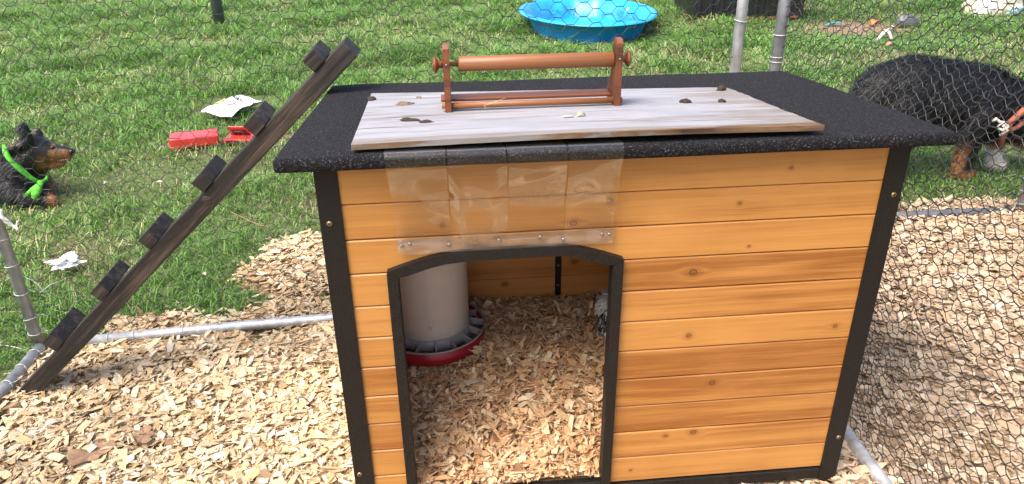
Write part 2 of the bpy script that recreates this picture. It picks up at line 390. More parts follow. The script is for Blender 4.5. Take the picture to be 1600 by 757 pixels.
def make_chips(name, px, py, pz, L, W, col, tilt=.27, curl=.11, parent=None, thick=.0012):
    n = len(px); u = np.array([-.5, 0, .5]); 
    yaw = rng.uniform(0, 2*np.pi, n); ta = rng.normal(0, tilt, n); tb = rng.normal(0, tilt, n)
    cz = rng.normal(0, curl, n)*L
    spl = rng.random(n) < .25; e0 = np.where(spl, rng.uniform(.15, .6, n), rng.uniform(.72, 1.08, n)); e1 = np.where(spl & (rng.random(n) < .5), rng.uniform(.15, .6, n), rng.uniform(.72, 1.08, n))
    endw = np.stack([e0, np.ones(n), e1], 1)
    skew = rng.normal(0, .45, (n, 3)); skew[:, 1] *= .3
    th = thick*rng.uniform(.6, 1.6, n)
    V = np.zeros((n, 3, 2, 2, 3))
    for i in range(3):
        for j, sv in enumerate((-.5, .5)):
            lx = u[i]*L + sv*W*skew[:, i]; ly = sv*W*endw[:, i]
            for k, tz in enumerate((0, 1)):
                V[:, i, j, k, 0] = lx; V[:, i, j, k, 1] = ly; V[:, i, j, k, 2] = cz*(1-(2*u[i])**2)*.5 + tz*th
    V = V.reshape(n, 12, 3)
    ca, sa, cb, sb, cy, sy = np.cos(ta), np.sin(ta), np.cos(tb), np.sin(tb), np.cos(yaw), np.sin(yaw)
    x, y, z = V[..., 0], V[..., 1], V[..., 2]
    y, z = y*ca[:, None]-z*sa[:, None], y*sa[:, None]+z*ca[:, None]
    x, z = x*cb[:, None]-z*sb[:, None], x*sb[:, None]+z*cb[:, None]
    x, y = x*cy[:, None]-y*sy[:, None], x*sy[:, None]+y*cy[:, None]
    V = np.stack([x+px[:, None], y+py[:, None], z+pz[:, None]], -1).reshape(-1, 3)
    g = lambda i, j, k: i*4+j*2+k
    q = []
    for i in (0, 1):
        q += [(g(i, 0, 1), g(i+1, 0, 1), g(i+1, 1, 1), g(i, 1, 1)), 
              (g(i, 0, 0), g(i+1, 0, 0), g(i+1, 0, 1), g(i, 0, 1)), (g(i, 1, 1), g(i+1, 1, 1), g(i+1, 1, 0), g(i, 1, 0))]
    q += [(g(0, 1, 0), g(0, 0, 0), g(0, 0, 1), g(0, 1, 1)), (g(2, 0, 0), g(2, 1, 0), g(2, 1, 1), g(2, 0, 1))]
    Q = (np.array(q)[None]+np.arange(n)[:, None, None]*12).reshape(-1, 4)
    return fastmesh(name, V, Q, None, np.repeat(col, 12, 0), 'chips', parent)
def chip_cols(n, pal, w):
    pal = np.array(pal); i = rng.choice(len(pal), n, p=np.array(w)/sum(w)); j = rng.choice(len(pal), n, p=np.array(w)/sum(w)); f = rng.uniform(0, .5, n)[:, None]
    return np.clip((pal[i]*(1-f)+pal[j]*f)*rng.uniform(.8, 1.12, n)[:, None], 0, 1)
PAL_FRESH = [(.86, .71, .47), (.78, .59, .34), (.92, .85, .68), (.62, .43, .22), (.36, .22, .115), (.74, .55, .36)]
PAL_OLD = [(.66, .50, .33), (.54, .38, .235), (.77, .64, .47), (.34, .215, .12), (.16, .10, .06), (.62, .46, .33)]
def scatter(x0, x1, y0, y1, dens):
    n = int((x1-x0)*(y1-y0)*dens); x = rng.uniform(x0, x1, n); y = rng.uniform(y0, y1, n); return x, y
def sizes(n, mean):
    L = np.clip(rng.lognormal(math.log(mean), .50, n), .006, .058)
    W = np.clip(L*np.where(rng.random(n) < .38, rng.uniform(.07, .18, n), rng.uniform(.25, .62, n)), .0018, .021)
    big = rng.random(n) < .065
    L = np.where(big, rng.uniform(.028, .050, n), L); W = np.where(big, rng.uniform(.010, .019, n), W)
    return L, W
cx, cy = scatter(-1.62, .05, -.10, 1.60, 14500)
f = chip_field(cx, cy); keep = ((f > .05) | (rng.random(len(f)) < np.clip(.35+f*13, 0, 1))) & (f > 0) | ((f > -.11) & (rng.random(len(f)) < .10*np.exp(f*14)+.01))
inhouse = (cx > -.50) & (cy > .05) & (cy < .58); keep &= ~inhouse
cx, cy, f = cx[keep], cy[keep], f[keep]; n = len(cx)
L, W = sizes(n, .0195)
cols = chip_cols(n, PAL_FRESH, (4, 3.2, 2.6, 1.5, .6, 1.2))
dirt = np.clip((-1.12-cx)/.35, 0, 1)*.75+np.clip((cy-.72)/.2, 0, 1)*.5
dirt = np.clip(dirt, 0, .9)*vnoise(cx, cy, 4)*1.2
cols = cols*(1-np.clip(dirt, 0, 1)[:, None]*np.array([.42, .52, .60]))
cols *= (.80+.28*vnoise(cx+2, cy+1, 3.2))[:, None]
pz = np.where(f > 0, bedz(cx, cy), .004)+rng.random(n)**1.5*.020
o = make_chips('wood_chips', cx, cy, pz, L, W, cols)
tag(o, 'fresh pale wood chips covering the run floor left of the doghouse', 'wood chips', kind='stuff')
cx, cy = scatter(.05, 2.75, -.45, 1.62, 9500)
f = chip_field(cx, cy); vis = (cy > -.35+.45*(cx-.65)*0) & ~((cx < .5) & (cy > .05) & (cy < .6))
vis &= (cx > .45) | (cy < .15)
keep = ((f > 0) | ((f > -.06) & (rng.random(len(f)) < .12))) & vis
cx, cy, f = cx[keep], cy[keep], f[keep]; n = len(cx)
L, W = sizes(n, .024); W *= 1.15
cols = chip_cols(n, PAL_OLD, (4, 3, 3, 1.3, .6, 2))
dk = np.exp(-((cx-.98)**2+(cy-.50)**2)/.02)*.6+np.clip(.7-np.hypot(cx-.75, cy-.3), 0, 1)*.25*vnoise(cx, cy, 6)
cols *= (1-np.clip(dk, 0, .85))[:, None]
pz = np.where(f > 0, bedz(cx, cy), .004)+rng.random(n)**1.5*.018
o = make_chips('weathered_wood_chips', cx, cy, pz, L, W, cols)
tag(o, 'greyed brown wood chips beyond the wire right of the doghouse', 'wood chips', kind='stuff')

# ------------------------------------------------------------------ grass
POOL = (1.13, 6.25)
POY = 1.42
BOX = (2.30, 3.52, 6.35, 7.2)
def make_grass():
    N = 800000
    r = np.sqrt(rng.random(N)*(11.8**2-1.9**2)+1.9**2)
    keep = rng.random(N) < np.clip(2.6/r, 0, 1)**.6          # sparser with distance
    r = r[keep]; th = rng.uniform(-.72, .86, len(r))
    x = CAM[0]+r*np.sin(th); y = CAM[1]+r*np.cos(th)
    # gather blades into tufts
    tx = np.round(x/.055)*.055; ty = np.round(y/.055)*.055
    hsh = lambda a, b, k: np.modf(np.abs(np.sin(a*127.1+b*311.7+k)*43758.5453))[0]
    tx = tx+(hsh(tx, ty, 1)-.5)*.08; ty = ty+(hsh(tx, ty, 2)-.5)*.08; pull = .55*rng.random(len(x))
    x = x+(tx-x)*pull; y = y+(ty-y)*pull
    f = chip_field(x, y)
    thin = vnoise(x, y, 1.7)*.6+vnoise(x+3, y+5, 5.5)*.4
    k = (f < -.01) & ((f < -.07) | (rng.random(len(x)) < .5))
    k &= ~((np.hypot(x-POOL[0], (y-POOL[1])/POY) < .59))
    k &= ~((x > BOX[0]) & (x < BOX[1]) & (y > BOX[2]) & (y < BOX[3]))
    bare = np.exp(-(((x-3.75)/.70)**2+((y-5.95)/.55)**2)*.8)+np.exp(-(((x+2.75)/.22)**2+((y-6.15)/.09)**2))*1.1+np.exp(-(((x+2.3)/.25)**2+((y-6.2)/.1)**2))*.9
    k &= rng.random(len(x)) > np.clip(bare, 0, .97)
    k &= rng.random(len(x)) > np.clip((thin-.50)*1.6, 0, .60)
    k &= ~((np.abs(x+1.70) < .27) & (np.abs(y-3.76) < .27) & (rng.random(len(x)) < .95))
    k &= ~((x > -1.88) & (x < -1.2) & (y > 2.80) & (y < 3.05) & (rng.random(len(x)) < .85))
    x, y, thin, r, tx, ty = x[k], y[k], thin[k], r[k], tx[k], ty[k]
    n = len(x); cl = vnoise(x+20, y-7, 4.5)
    a0 = np.where(rng.random(n) < .6, hsh(tx, ty, 5)*6.283+rng.normal(0, .7, n), rng.uniform(0, 6.283, n))
    tall = np.clip((y-2.6)/3.5, 0, 1)
    Hh = (.040+.062*tall)*(0.45+1.05*cl)*rng.uniform(.45, 1.4, n)*(1.1-.5*np.clip((thin-.38)*2, 0, 1))
    lean = rng.uniform(.4, 1.9, n)*Hh*(1.0+.35*tall); w = rng.uniform(.0009, .0023, n)*(1+.20*np.clip(r-3, 0, 8))
    Hh = Hh*(1-.8*np.clip(1.3*np.exp(-(((x-3.72)/.75)**2+((y-5.65)/.75)**2)), 0, 1))
    near_pool = np.hypot(x-POOL[0], (y-POOL[1])/POY) < .80; Hh = np.where(near_pool & (y < POOL[1]), Hh*.5, Hh)
    dx, dy = np.cos(a0), np.sin(a0); sx, sy = -dy, dx
    V = np.zeros((n, 5, 3)); tipz = rng.uniform(.35, 1.05, n)
    for i, (l, hz, ww) in enumerate(((0, 0, 1), (0, 0, -1), (.42, .72, .95), (.42, .72, -.95), (1, 1.0, 0))):
        V[:, i, 0] = x+dx*lean*l+sx*w*ww; V[:, i, 1] = y+dy*lean*l+sy*w*ww; V[:, i, 2] = Hh*hz*(1 if i < 4 else tipz)
    V[:, :2, 2] = -.004
    pal = np.array([(.115, .258, .042), (.165, .325, .070), (.072, .188, .036), (.245, .385, .135), (.50, .46, .28), (.29, .33, .135)])
    dry = np.clip((thin-.37)*1.3, 0.04, .56)
    u = rng.random(n); ci = np.where(u < dry*.5, 4, np.where(u < dry, 5, rng.choice(4, n, p=[.34, .28, .20, .18])))
    col = pal[ci]*rng.uniform(.68, 1.28, n)[:, None]
    col *= (0.82+.36*vnoise(x-4, y+2, 2.3))[:, None]
    idx = np.arange(n)[:, None]*5
    q = idx+np.array([[0, 1, 3, 2]]); t3 = idx+np.array([[2, 3, 4]])
    o = fastmesh('grass', V.reshape(-1, 3), q, t3, np.repeat(col, 5, 0), 'grass')
    tag(o, 'green lawn grass with straw coloured thin patches behind the run', 'grass', kind='stuff')
    print('grass blades', n, 'tris', n*3)
make_grass()

# ------------------------------------------------------------------ doghouse
Z0, PH = .8542, .07084                       # height of the first joint line, plank pitch
HX, HD = .55, .62                            # half width, depth
house = thing('doghouse', (0, .31, 0), 'orange varnished plank doghouse with black metal corner posts and flat black roof', 'doghouse')
ARCH_O = [(-.438, .649), (-.410, .659), (-.383, .6675), (-.36, .674), (-.335, .679), (-.305, .682), (-.275, .6835), (-.20, .684), (-.15, .6845), (-.103, .684), (-.075, .679), (-.044, .670), (-.015, .660), (.011, .650)]
def arch(x): return float(np.interp(x, [p[0] for p in ARCH_O], [p[1] for p in ARCH_O]))
DXL, DXR = -.430, .003
def plank_piece(cols, y0, th, mat, parent, name='plank'):
    """cols: (x, zb, zt); chamfered front arrises"""
    V = []; Fc = []; b = .0022
    for x, zb, zt in cols:
        b_ = min(b, (zt-zb)*.3)
        V += [(x, y0, zb+b_), (x, y0, zt-b_), (x, y0+b, zt), (x, y0+th, zt), (x, y0+th, zb), (x, y0+b, zb)]
    m = len(cols)
    for i in range(m-1):
        for k in range(6): Fc.append((i*6+k, i*6+(k+1) % 6, (i+1)*6+(k+1) % 6, (i+1)*6+k))
    Fc += [tuple(range(6)), tuple(range((m-1)*6, m*6))]
    return pyobj(name, V, Fc, mat, parent)
for k in range(11):
    zt = .872 if k == 0 else Z0-k*PH-.0009; zb = Z0-(k+1)*PH+.0009
    run = []; pieces = []
    xs_ = sorted(set([-.543, DXL-1e-4, DXL+1e-4, DXR-1e-4, DXR+1e-4, .543]+[p[0] for p in ARCH_O if DXL < p[0] < DXR]+list(np.linspace(DXL, DXR, 24)[1:-1])))
    for x in xs_:
        inside = DXL < x < DXR
        b = max(zb, arch(x)-.008) if inside else zb
        if inside and b > zt-.002:
            if len(run) > 1: pieces.append(run)
            run = []
        else:
            run.append((x, b, zt))
    if len(run) > 1: pieces.append(run)
    final = []
    for r in pieces:      # a row below the arch is cut into a left and a right length
        final.append(r)
    if k >= 3:
        final = []
        left = [c for c in sum(pieces, []) if c[0] < -.2]; right = [c for c in sum(pieces, []) if c[0] > -.2]
        final = [left, right]
    for r in final:
        j = rng.uniform(-.0006, .0006)
        plank_piece([(a, b, c) for a, b, c in r], j, .016, 'plank', house)
for k in range(11):     # back and side walls
    zt = (.835 if k == 0 else Z0-k*PH-.0005); zb = Z0-(k+1)*PH+.0005
    box('plank', -.543, .543, HD-.016, HD, zb, zt, 'plank_in', house, .0016)
    for s in (-1, 1):
        x0 = .527*s; x1 = .543*s
        box('plank', min(x0, x1), max(x0, x1), .0185, HD-.0185, zb, zt, 'plank_side', house, .0016)
def angle_post(s, yf):
    """L profile corner post; yf = -1 front, +1 back"""
    ys_ = -.0045 if yf < 0 else HD+.0045
    zt = .8765 if yf < 0 else .838
    bm = bmesh.new(); w = .041; th = .0035
    d = 1 if yf < 0 else -1
    pr = [(s*HX, ys_), (s*(HX-w), ys_), (s*(HX-w), ys_+d*th), (s*(HX-th), ys_+d*th), (s*(HX-th), ys_+d*w), (s*HX, ys_+d*w)]
    lo = [bm.verts.new((x, y, 0)) for x, y in pr]; hi = [bm.verts.new((x, y, zt-.0685*(y+.0045)*0)) for x, y in pr]
    for i in range(6): bm.faces.new((lo[i], lo[(i+1) % 6], hi[(i+1) % 6], hi[i]))
    bm.faces.new(lo); bm.faces.new(hi[::-1])
    return bmobj('corner_post', bm, 'metal', house)
posts = {}
for s in (-1, 1):
    for yf in (-1, 1): posts[(s, yf)] = angle_post(s, yf)
def screw(parent, c, r=.0055, mat='brass', axis='y', proud=.0022, name='screw'):
    prof = [(.0001, -proud), (r*.55, -proud), (r*.92, -proud*.55), (r, 0.0015), (.0001, .0015)]
    o = lathe(name, prof, c, mat, parent, 14, axis, closed=False); return o
def slot(parent, c, r, axis='y'):
    bm = bm_box(c[0]-r*.55, c[0]+r*.55, c[1]-.0006, c[1], c[2]-r*.12, c[2]+r*.12)
    b2 = bm_box(c[0]-r*.12, c[0]+r*.12, c[1]-.0007, c[1], c[2]-r*.55, c[2]-r*.13)
    me = bpy.data.meshes.new('t'); b2.to_mesh(me); b2.free(); bm.from_mesh(me)
    b3 = bm_box(c[0]-r*.12, c[0]+r*.12, c[1]-.0007, c[1], c[2]+r*.13, c[2]+r*.55); b3.to_mesh(me); b3.free(); bm.from_mesh(me)
    return bmobj('cross_slot', bm, 'ink', parent)
for (x, z) in ((-.533, .751), (-.538, .160), (.535, .755), (.536, .163)):
    p = posts[(-1 if x < 0 else 1, -1)]
    sc2 = screw(p, (x, -.0048, z), .0056); slot(house, (x, -.0072, z), .0050)
box('bottom_rail', -.508, -.439, -.005, .012, .045, .0735, 'metal', house, .001)
box('bottom_rail', .012, .508, -.005, .012, .045, .0735, 'metal', house, .001)
box('bottom_rail', -.4385, .0115, .003, .02, .05, .0775, 'metal', house, .001)
box('floor_panel', -.524, .524, .0205, HD-.0185, .055, .068, 'floor', house)
for s in (-1, 1):
    box('foot', s*.48-.028, s*.48+.028, .02, .075, .0, .0545, 'blackbox', house, .004)
    box('foot', s*.48-.028, s*.48+.028, HD-.09, HD-.035, .0, .0545, 'blackbox', house, .004)
box('wall_brace', -.0255, -.0085, HD-.0225, HD-.0165, .07, .83, 'metal', house, .001)
for z in (.262, .325): screw(house, (-.017, HD-.0228, z), .003, 'steel')
# door frame
frame = box('door_jamb', -.4395, -.4185, -.0125, .0185, .0785, .6478, 'metal', house, .001)
frame2 = box('door_jamb', -.0085, .0125, -.0125, .0185, .0785, .6488, 'metal', house, .001)
V = []; Fc = []
ins = [(x + (.020 if i == 0 else (-.020 if i == len(ARCH_O)-1 else 0)), z-.0165-(0.0 if 0 < i < len(ARCH_O)-1 else -.0165+.0005)) for i, (x, z) in enumerate(ARCH_O)]
outr = [(x, z+.0015) for x, z in ARCH_O]
ins = [(x*.955-.0095, min(arch(x*.955-.0095), z)-.0185) for x, z in ARCH_O]
ins[0] = (-.4187, .6385); ins[-1] = (-.0083, .6400)
for (a, b), (c, d) in zip(outr, ins): V += [(a, -.0145, b), (c, -.0145, d), (c, .0195, d), (a, .0195, b)]
for i in range(len(outr)-1):
    for k in range(4): Fc.append((i*4+k, i*4+(k+1) % 4, (i+1)*4+(k+1) % 4, (i+1)*4+k))
Fc += [(0, 1, 2, 3), tuple(len(V)-4+i for i in range(4))]
pyobj('door_arch', V, Fc, 'metal', house)
# roof
RK = .0685
def roofz(y): return .891-(y+.05)*RK
bm = bm_box(-.607, .607, -.052, .685, -.026, 0, .009, 3)
bmesh.ops.subdivide_edges(bm, edges=[e for e in bm.edges if e.calc_length() > .3], cuts=14, use_grid_fill=True)
for v in bm.verts:
    w = mnoise.noise(Vector((v.co.x*3, v.co.y*3, 1.0)))*.004+mnoise.noise(Vector((v.co.x*9, v.co.y*9, 4.0)))*.0015
    if v.co.z < -.02: w *= .5
    v.co.z += w + roofz(v.co.y)
    v.co.y += mnoise.noise(Vector((v.co.x*5, 2, 7.0)))*.002
bmobj('roof', bm, 'asphalt', house, smooth=True)

# ------------------------------------------------------------------ inner bedding
def inz(x, y): return .090+.118*np.clip((y-.03)/.30, 0, 1)**.9*(1+.0*x)+.012*np.clip((y-.3)/.3, 0, 1)-.028*np.clip((x-.02)/.3, 0, 1)+.018*(vnoise(x*2, y*2, 6)-.5)
xs = np.linspace(-.525, .525, 50); ys = np.linspace(.021, .602, 30); X, Y = np.meshgrid(xs, ys)
nx, ny = len(xs), len(ys); ii = (np.arange(ny-1)[:, None]*nx+np.arange(nx-1)[None, :]).ravel()
Zi = inz(X, Y)-.006
Vt = np.stack([X, Y, Zi], -1).reshape(-1, 3)
o = fastmesh('bedding_mound', Vt, np.stack([ii, ii+1, ii+nx+1, ii+nx], 1), None, None, 'litter', smooth=True)
tag(o, 'mound of brown litter under the shavings inside the doghouse', 'bedding', kind='stuff')
x, y = scatter(-.52, .52, .012, .598, 26000)
n = len(x); L, W = sizes(n, .0175); W *= .8
cols = chip_cols(n, [(.80, .53, .29), (.72, .42, .21), (.87, .69, .45), (.56, .295, .14), (.34, .165, .08)], (4, 3, 2.4, 2, .8))
z = inz(x, y)+rng.random(n)**1.5*.018
edge = (np.abs(x) < .50) & (y > .025) & (y < .585); L = np.where(edge, L, np.minimum(L, .012)); W = np.where(edge, W, np.minimum(W, .006))
o = make_chips('wood_shavings', x, y, z, L, W, cols, .38, .16)
tag(o, 'golden wood shavings heaped as bedding inside the doghouse', 'wood shavings', kind='stuff')

# ------------------------------------------------------------------ feeder
FX, FY, FZ = -.380, .428, .212
fd = thing('poultry_feeder', (FX, FY, FZ), 'milky white poultry feeder with red pan inside the doghouse', 'feeder')
lathe('drum', [(.094, .045), (.100, .05), (.100, .36), (.096, .375), (.03, .385), (.0005, .386), (.0005, .380), (.092, .370), (.097, .355), (.097, .05), (.092, .043)], (FX, FY, FZ), 'drum', fd, 48)
lathe('pan', [(.0005, 0), (.125, 0), (.139, .010), (.1425, .046), (.1385, .047), (.1345, .012), (.12, .006), (.0005, .006)], (FX, FY, FZ), 'redpan', fd, 56, closed=False)
g = lathe('pan_rim', [(.1375, .046), (.1425, .0468), (.1420, .0505), (.1372, .0500)], (FX, FY, FZ), 'grill', fd, 56)
lathe('collar', [(.098, .030), (.110, .034), (.104, .052), (.1005, .060), (.0985, .06)], (FX, FY, FZ), 'grill', fd, 48)
for k in range(16):
    a = 2*math.pi*k/16+.1
    bm = bm_box(.100, .138, -.0016, .0016, .026, .046, .0006)
    for v in bm.verts:
        if v.co.x < .115: v.co.z += .010; v.co.y *= 2.0
    bmesh.ops.transform(bm, matrix=Matrix.Translation((FX, FY, FZ)) @ Matrix.Rotation(a, 4, 'Z'), verts=bm.verts)
    bmobj('divider_fin', bm, 'grill', fd)
lathe('feed', [(.0005, .020), (.09, .020), (.12, .024), (.1335, .022), (.1335, .012), (.0005, .012)], (FX, FY, FZ), 'feed', fd, 40, closed=False)
tube('pour_mark', [(FX-.002+.1006*math.sin(a_)*0+.004*math.cos(w), FY-.1003, FZ+.098+.004*math.sin(w)) for a_ in (0,) for w in np.linspace(0, 2*math.pi, 11)[:-1]], .0007, 'grill', fd, 5, True)

# ------------------------------------------------------------------ vinyl strips flipped up over the door
sc_ = thing('strip_curtain', (-.213, -.02, .685), 'clear vinyl strip curtain flipped up over the doghouse door and under the board', 'strip curtain')
xb = [-.415, -.315, -.207, -.104, -.012]; xt = [-.424, -.317, -.217, -.111, -.010]
prof = [(-.0055, .688), (-.0068, .705), (-.0085, .722), (-.013, .745), (-.020, .772), (-.030, .80), (-.041, .828), (-.050, .850), (-.0575, .866), (-.0605, .878), (-.0590, .889), (-.050, .8965), (-.030, .8945), (.005, .8915), (.05, .8883)]
for k in range(4):
    V = []; Fc = []; NU = 15
    D = []
    pp = [Vector((0, a, b)) for a, b in prof]; fine = []
    for i in range(len(pp)-1):
        for q_ in range(3): fine.append(pp[i].lerp(pp[i+1], q_/3))
    fine.append(pp[-1])
    for i, p in enumerate(fine):
        t_ = i/(len(fine)-1)
        for j in range(NU):
            u = j/(NU-1); x0 = xb[k]*(1-t_)+xt[k]*t_; x1 = xb[k+1]*(1-t_)+xt[k+1]*t_
            x = x0+(x1-x0)*u + (-.0012 if j == NU-1 else (.0012 if j == 0 else 0))
            amp = math.sin(min(1, t_/.62)*math.pi)**1
            dy = -.009*amp*(mnoise.noise(Vector((x*14, k*3.1, p.z*11)))+.35*math.sin(u*math.pi))
            if k == 1: dy -= .012*amp*math.exp(-((u-.25+ (p.z-.78)*1.6)/.16)**2)
            V.append((x, p.y+dy*(.7+.5*(k % 2))-(k % 2)*.0025*amp-.0006*(k % 2), p.z+(0 if p.y > -.03 else 0)))
    m = len(fine)
    for i in range(m-1):
        for j in range(NU-1): Fc.append((i*NU+j, i*NU+j+1, (i+1)*NU+j+1, (i+1)*NU+j))
    o = pyobj('strip', V, Fc, 'vinyl', sc_, smooth=True)
    md = o.modifiers.new('thickness', 'SOLIDIFY'); md.thickness = .0004; md.offset = 0; md.use_rim = False
V = []; Fc = []; NB = 40
for i in range(NB+1):
    x = -.4155+.405*i/NB; w = .0012*mnoise.noise(Vector((x*25, 0, 3)))
    sag = .003*math.sin(i*.5)*mnoise.noise(Vector((x*9, 5, 3)))
    V += [(x, -.0105+w, .7135), (x, -.0118+w*2, .700+sag*.2), (x, -.0118-w, .6855+sag), (x, -.0092, .6850+sag), (x, -.0085, .7138)]
for i in range(NB):
    for k in range(5): Fc.append((i*5+k, i*5+(k+1) % 5, i*5+5+(k+1) % 5, i*5+5+k))
Fc += [(0, 1, 2, 3, 4), tuple(NB*5+i for i in range(5))]
pyobj('mounting_strip', V, Fc, 'vinyl_band', sc_, smooth=True)
for x, z in ((-.407, .7025), (-.392, .7055), (-.320, .7005), (-.272, .7065), (-.227, .7040), (-.150, .7065), (-.106, .699), (-.033, .7055), (-.019, .7050)):
    screw(sc_, (x, -.0125, z), .0038, 'steel', proud=.0016)

# ------------------------------------------------------------------ board on the roof
def board():
    FL, FR, BR, BL = (-.476, -.032), (.352, -.036), (.331, .378), (-.482, .455)
    NX_, NY_ = 60, 26; top = []; bot = []
    for j in range(NY_+1):
        for i in range(NX_+1):
            u, v = i/NX_, j/NY_
            x = (FL[0]*(1-u)+FR[0]*u)*(1-v)+(BL[0]*(1-u)+BR[0]*u)*v
            y = (FL[1]*(1-u)+FR[1]*u)*(1-v)+(BL[1]*(1-u)+BR[1]*u)*v
            if u == 1: x += .004*mnoise.noise(Vector((y*40, 3, 1)))-.006*max(0, mnoise.noise(Vector((y*15, 3, 8))))
            if v == 0: y += .0015*mnoise.noise(Vector((x*30, 1, 1)))
            lift = .0065+.0045*math.sin(math.pi*min(1, u*1.05))*(1-v)+.003*u*(1-v)
            z = roofz(y)+lift
            fray = .003*max(0, u-.9)*10*max(0, mnoise.noise(Vector((y*60, x*60, 2))))
            top.append((x, y, z+.0105-fray-(0.0008 if (u in (0, 1) or v in (0, 1)) else 0)+.0004*mnoise.noise(Vector((x*20, y*90, 0))))); bot.append((x, y, z))
    n = len(top); V = top+bot; Fc = []; w = NX_+1
    for j in range(NY_):
        for i in range(NX_):
            a = j*w+i; Fc.append((a, a+1, a+w+1, a+w)); Fc.append((n+a, n+a+w, n+a+w+1, n+a+1))
    for i in range(NX_): Fc += [(i, n+i, n+i+1, i+1), (NY_*w+i, NY_*w+i+1, n+NY_*w+i+1, n+NY_*w+i)]
    for j in range(NY_): Fc += [(j*w, (j+1)*w, n+(j+1)*w, n+j*w), (j*w+NX_, n+j*w+NX_, n+(j+1)*w+NX_, (j+1)*w+NX_)]
    o = pyobj('plywood_board', V, Fc, 'board', None, (-.476, -.032, .89)); sharp(o, 40)
    return tag(o, 'weathered white plywood board lying on the black roof', 'board')
board()
def btop(x, y):
    u = (x+.476)/.82; v = max(0, (y+.03)/.45)
    return roofz(y)+.0065+.0045*math.sin(math.pi*min(1, max(0, u)*1.05))*(1-v)+.003*u*(1-v)+.0105
def blob(name, c, sx, sy, sz, mat, seed, rz=0.0, parent=None, sub=3, amp=.45):
    bm = bmesh.new(); bmesh.ops.create_icosphere(bm, subdivisions=sub, radius=1)
    for v in bm.verts:
        k = 1+amp*mnoise.noise(v.co*1.7+Vector((seed*3.1, seed, 0)))+amp*.5*mnoise.noise(v.co*4+Vector((seed, 0, 2)))
        v.co *= k; v.co = Vector((v.co.x*sx, v.co.y*sy, max(-.25, v.co.z)*sz))
    bmesh.ops.transform(bm, matrix=Matrix.Translation(Vector(c)+Vector((0, 0, sz*.2))) @ Matrix.Rotation(rz, 4, 'Z'), verts=bm.verts)
    return bmobj(name, bm, mat, parent, None if parent else c, True)
DR = [(-.474, .370, .009, .011, .006, 'dropping', 'dark dropping at the back left corner of the white board'),
      (-.400, .300, .017, .009, .005, 'dropping_pale', 'pale brown crumbled dropping between board corner and roll holder'),
      (-.383, .131, .018, .006, .005, 'dropping', 'long dark dropping on white board, thickest of a pair'),
      (-.352, .110, .013, .0045, .004, 'dropping', 'thin curved dark dropping on white board beside a thicker one'),
      (.302, .335, .010, .008, .009, 'dropping', 'tall dark dropping near the back right corner of the board'),
      (.178, .206, .011, .007, .006, 'dropping', 'dark dropping on board right of the wooden roll holder'),
      (.253, .200, .008, .006, .005, 'dropping', 'small dark dropping close to the bare right end of board'),
      (-.060, .330, .016, .010, .006, 'dropping', 'dark dropping behind the base of the wooden roll holder'),
      (-.372, .372, .006, .005, .003, 'dropping_pale', 'tiny dropping by the back edge of the white board')]
for i, (x, y, sx, sy, sz, m, lab) in enumerate(DR):
    tag(blob('dropping', (x, y, btop(x, y)), sx, sy, sz, m, i+1, .25*math.sin(i*2.2)), lab, 'dropping', 'droppings on the white board')
def flake(name, c, L, W, mat, lab, cat, rz, seed, lift=.004, org=None):
    V = []; Fc = []; n = 8
    for i in range(n+1):
        u = i/n; w = W*math.sin(math.pi*min(.98, max(.05, u)))**.6*(1+.25*mnoise.noise(Vector((u*3, seed, 0))))
        z = lift*math.sin(math.pi*u)+.001
        for s in (-1, 0, 1): V.append(Vector(((u-.5)*L, s*w/2, z+(abs(s)*.0015))))
    for i in range(n):
        for k in (0, 1): Fc.append((i*3+k, i*3+k+1, i*3+4+k, i*3+3+k))
    Rm = Matrix.Rotation(rz, 3, 'Z'); V = [Rm @ v+Vector(c) for v in V]
    o = pyobj(name, V, Fc, mat, None, org or c, True)
    md = o.modifiers.new('thickness', 'SOLIDIFY'); md.thickness = .0006
    return tag(o, lab, cat)
flake('wood_shaving', (-.058, .101, btop(-.058, .101)), .018, .010, 'straw', 'curled tan wood shaving on white board before the roll holder', 'wood shaving', .4, 2, .006)
flake('wood_shaving', (-.085, .094, btop(-.085, .094)), .022, .007, 'cream', 'pale flat wood shaving on white board before the roll holder', 'wood shaving', .1, 5, .002)

# ------------------------------------------------------------------ paper roll holder
hd = thing('roll_holder', (-.137, .225, .888), 'red-brown wooden paper roll holder standing on the white board', 'roll holder')
def bracket(x0, x1, yo, mat='redwood'):
    zb = btop((x0+x1)/2, .21)+.0005
    pr = [(.0, 0), (.072, 0), (.075, .022), (.070, .036), (.058, .048), (.046, .058), (.0425, .075), (.040, .110), (.033, .128), (.026, .133), (.008, .133), (.002, .125), (.0, .105)]
    bm = bmesh.new(); a = [bm.verts.new((x0, yo+y, zb+z)) for y, z in pr]; b = [bm.verts.new((x1, yo+y, zb+z)) for y, z in pr]
    n = len(pr)
    for i in range(n): bm.faces.new((a[i], a[(i+1) % n], b[(i+1) % n], b[i]))
    bm.faces.new(a[::-1]); bm.faces.new(b)
    bmesh.ops.bevel(bm, geom=[e for e in bm.edges if abs(e.verts[0].co.x-e.verts[1].co.x) < 1e-6], offset=.0014, segments=2, affect='EDGES')
    return bmobj('end_bracket', bm, mat, hd)
bl_ = bracket(-.3145, -.3015, .192); br_ = bracket(.0265, .0395, .192)
ro = lathe('roller', [(.0005, -.2845), (.0130, -.2845), (.0148, -.2825), (.0148, .0235), (.0130, .0255), (.0005, .0255)], (0, .215, .984), 'redwood_light', hd, 28, 'x', closed=False)
lathe('axle_pin', [(.0005, -.3175), (.0048, -.3175), (.0048, -.2840), (.0005, -.2840)], (0, .215, .984), 'redwood', ro, 14, 'x', closed=False)
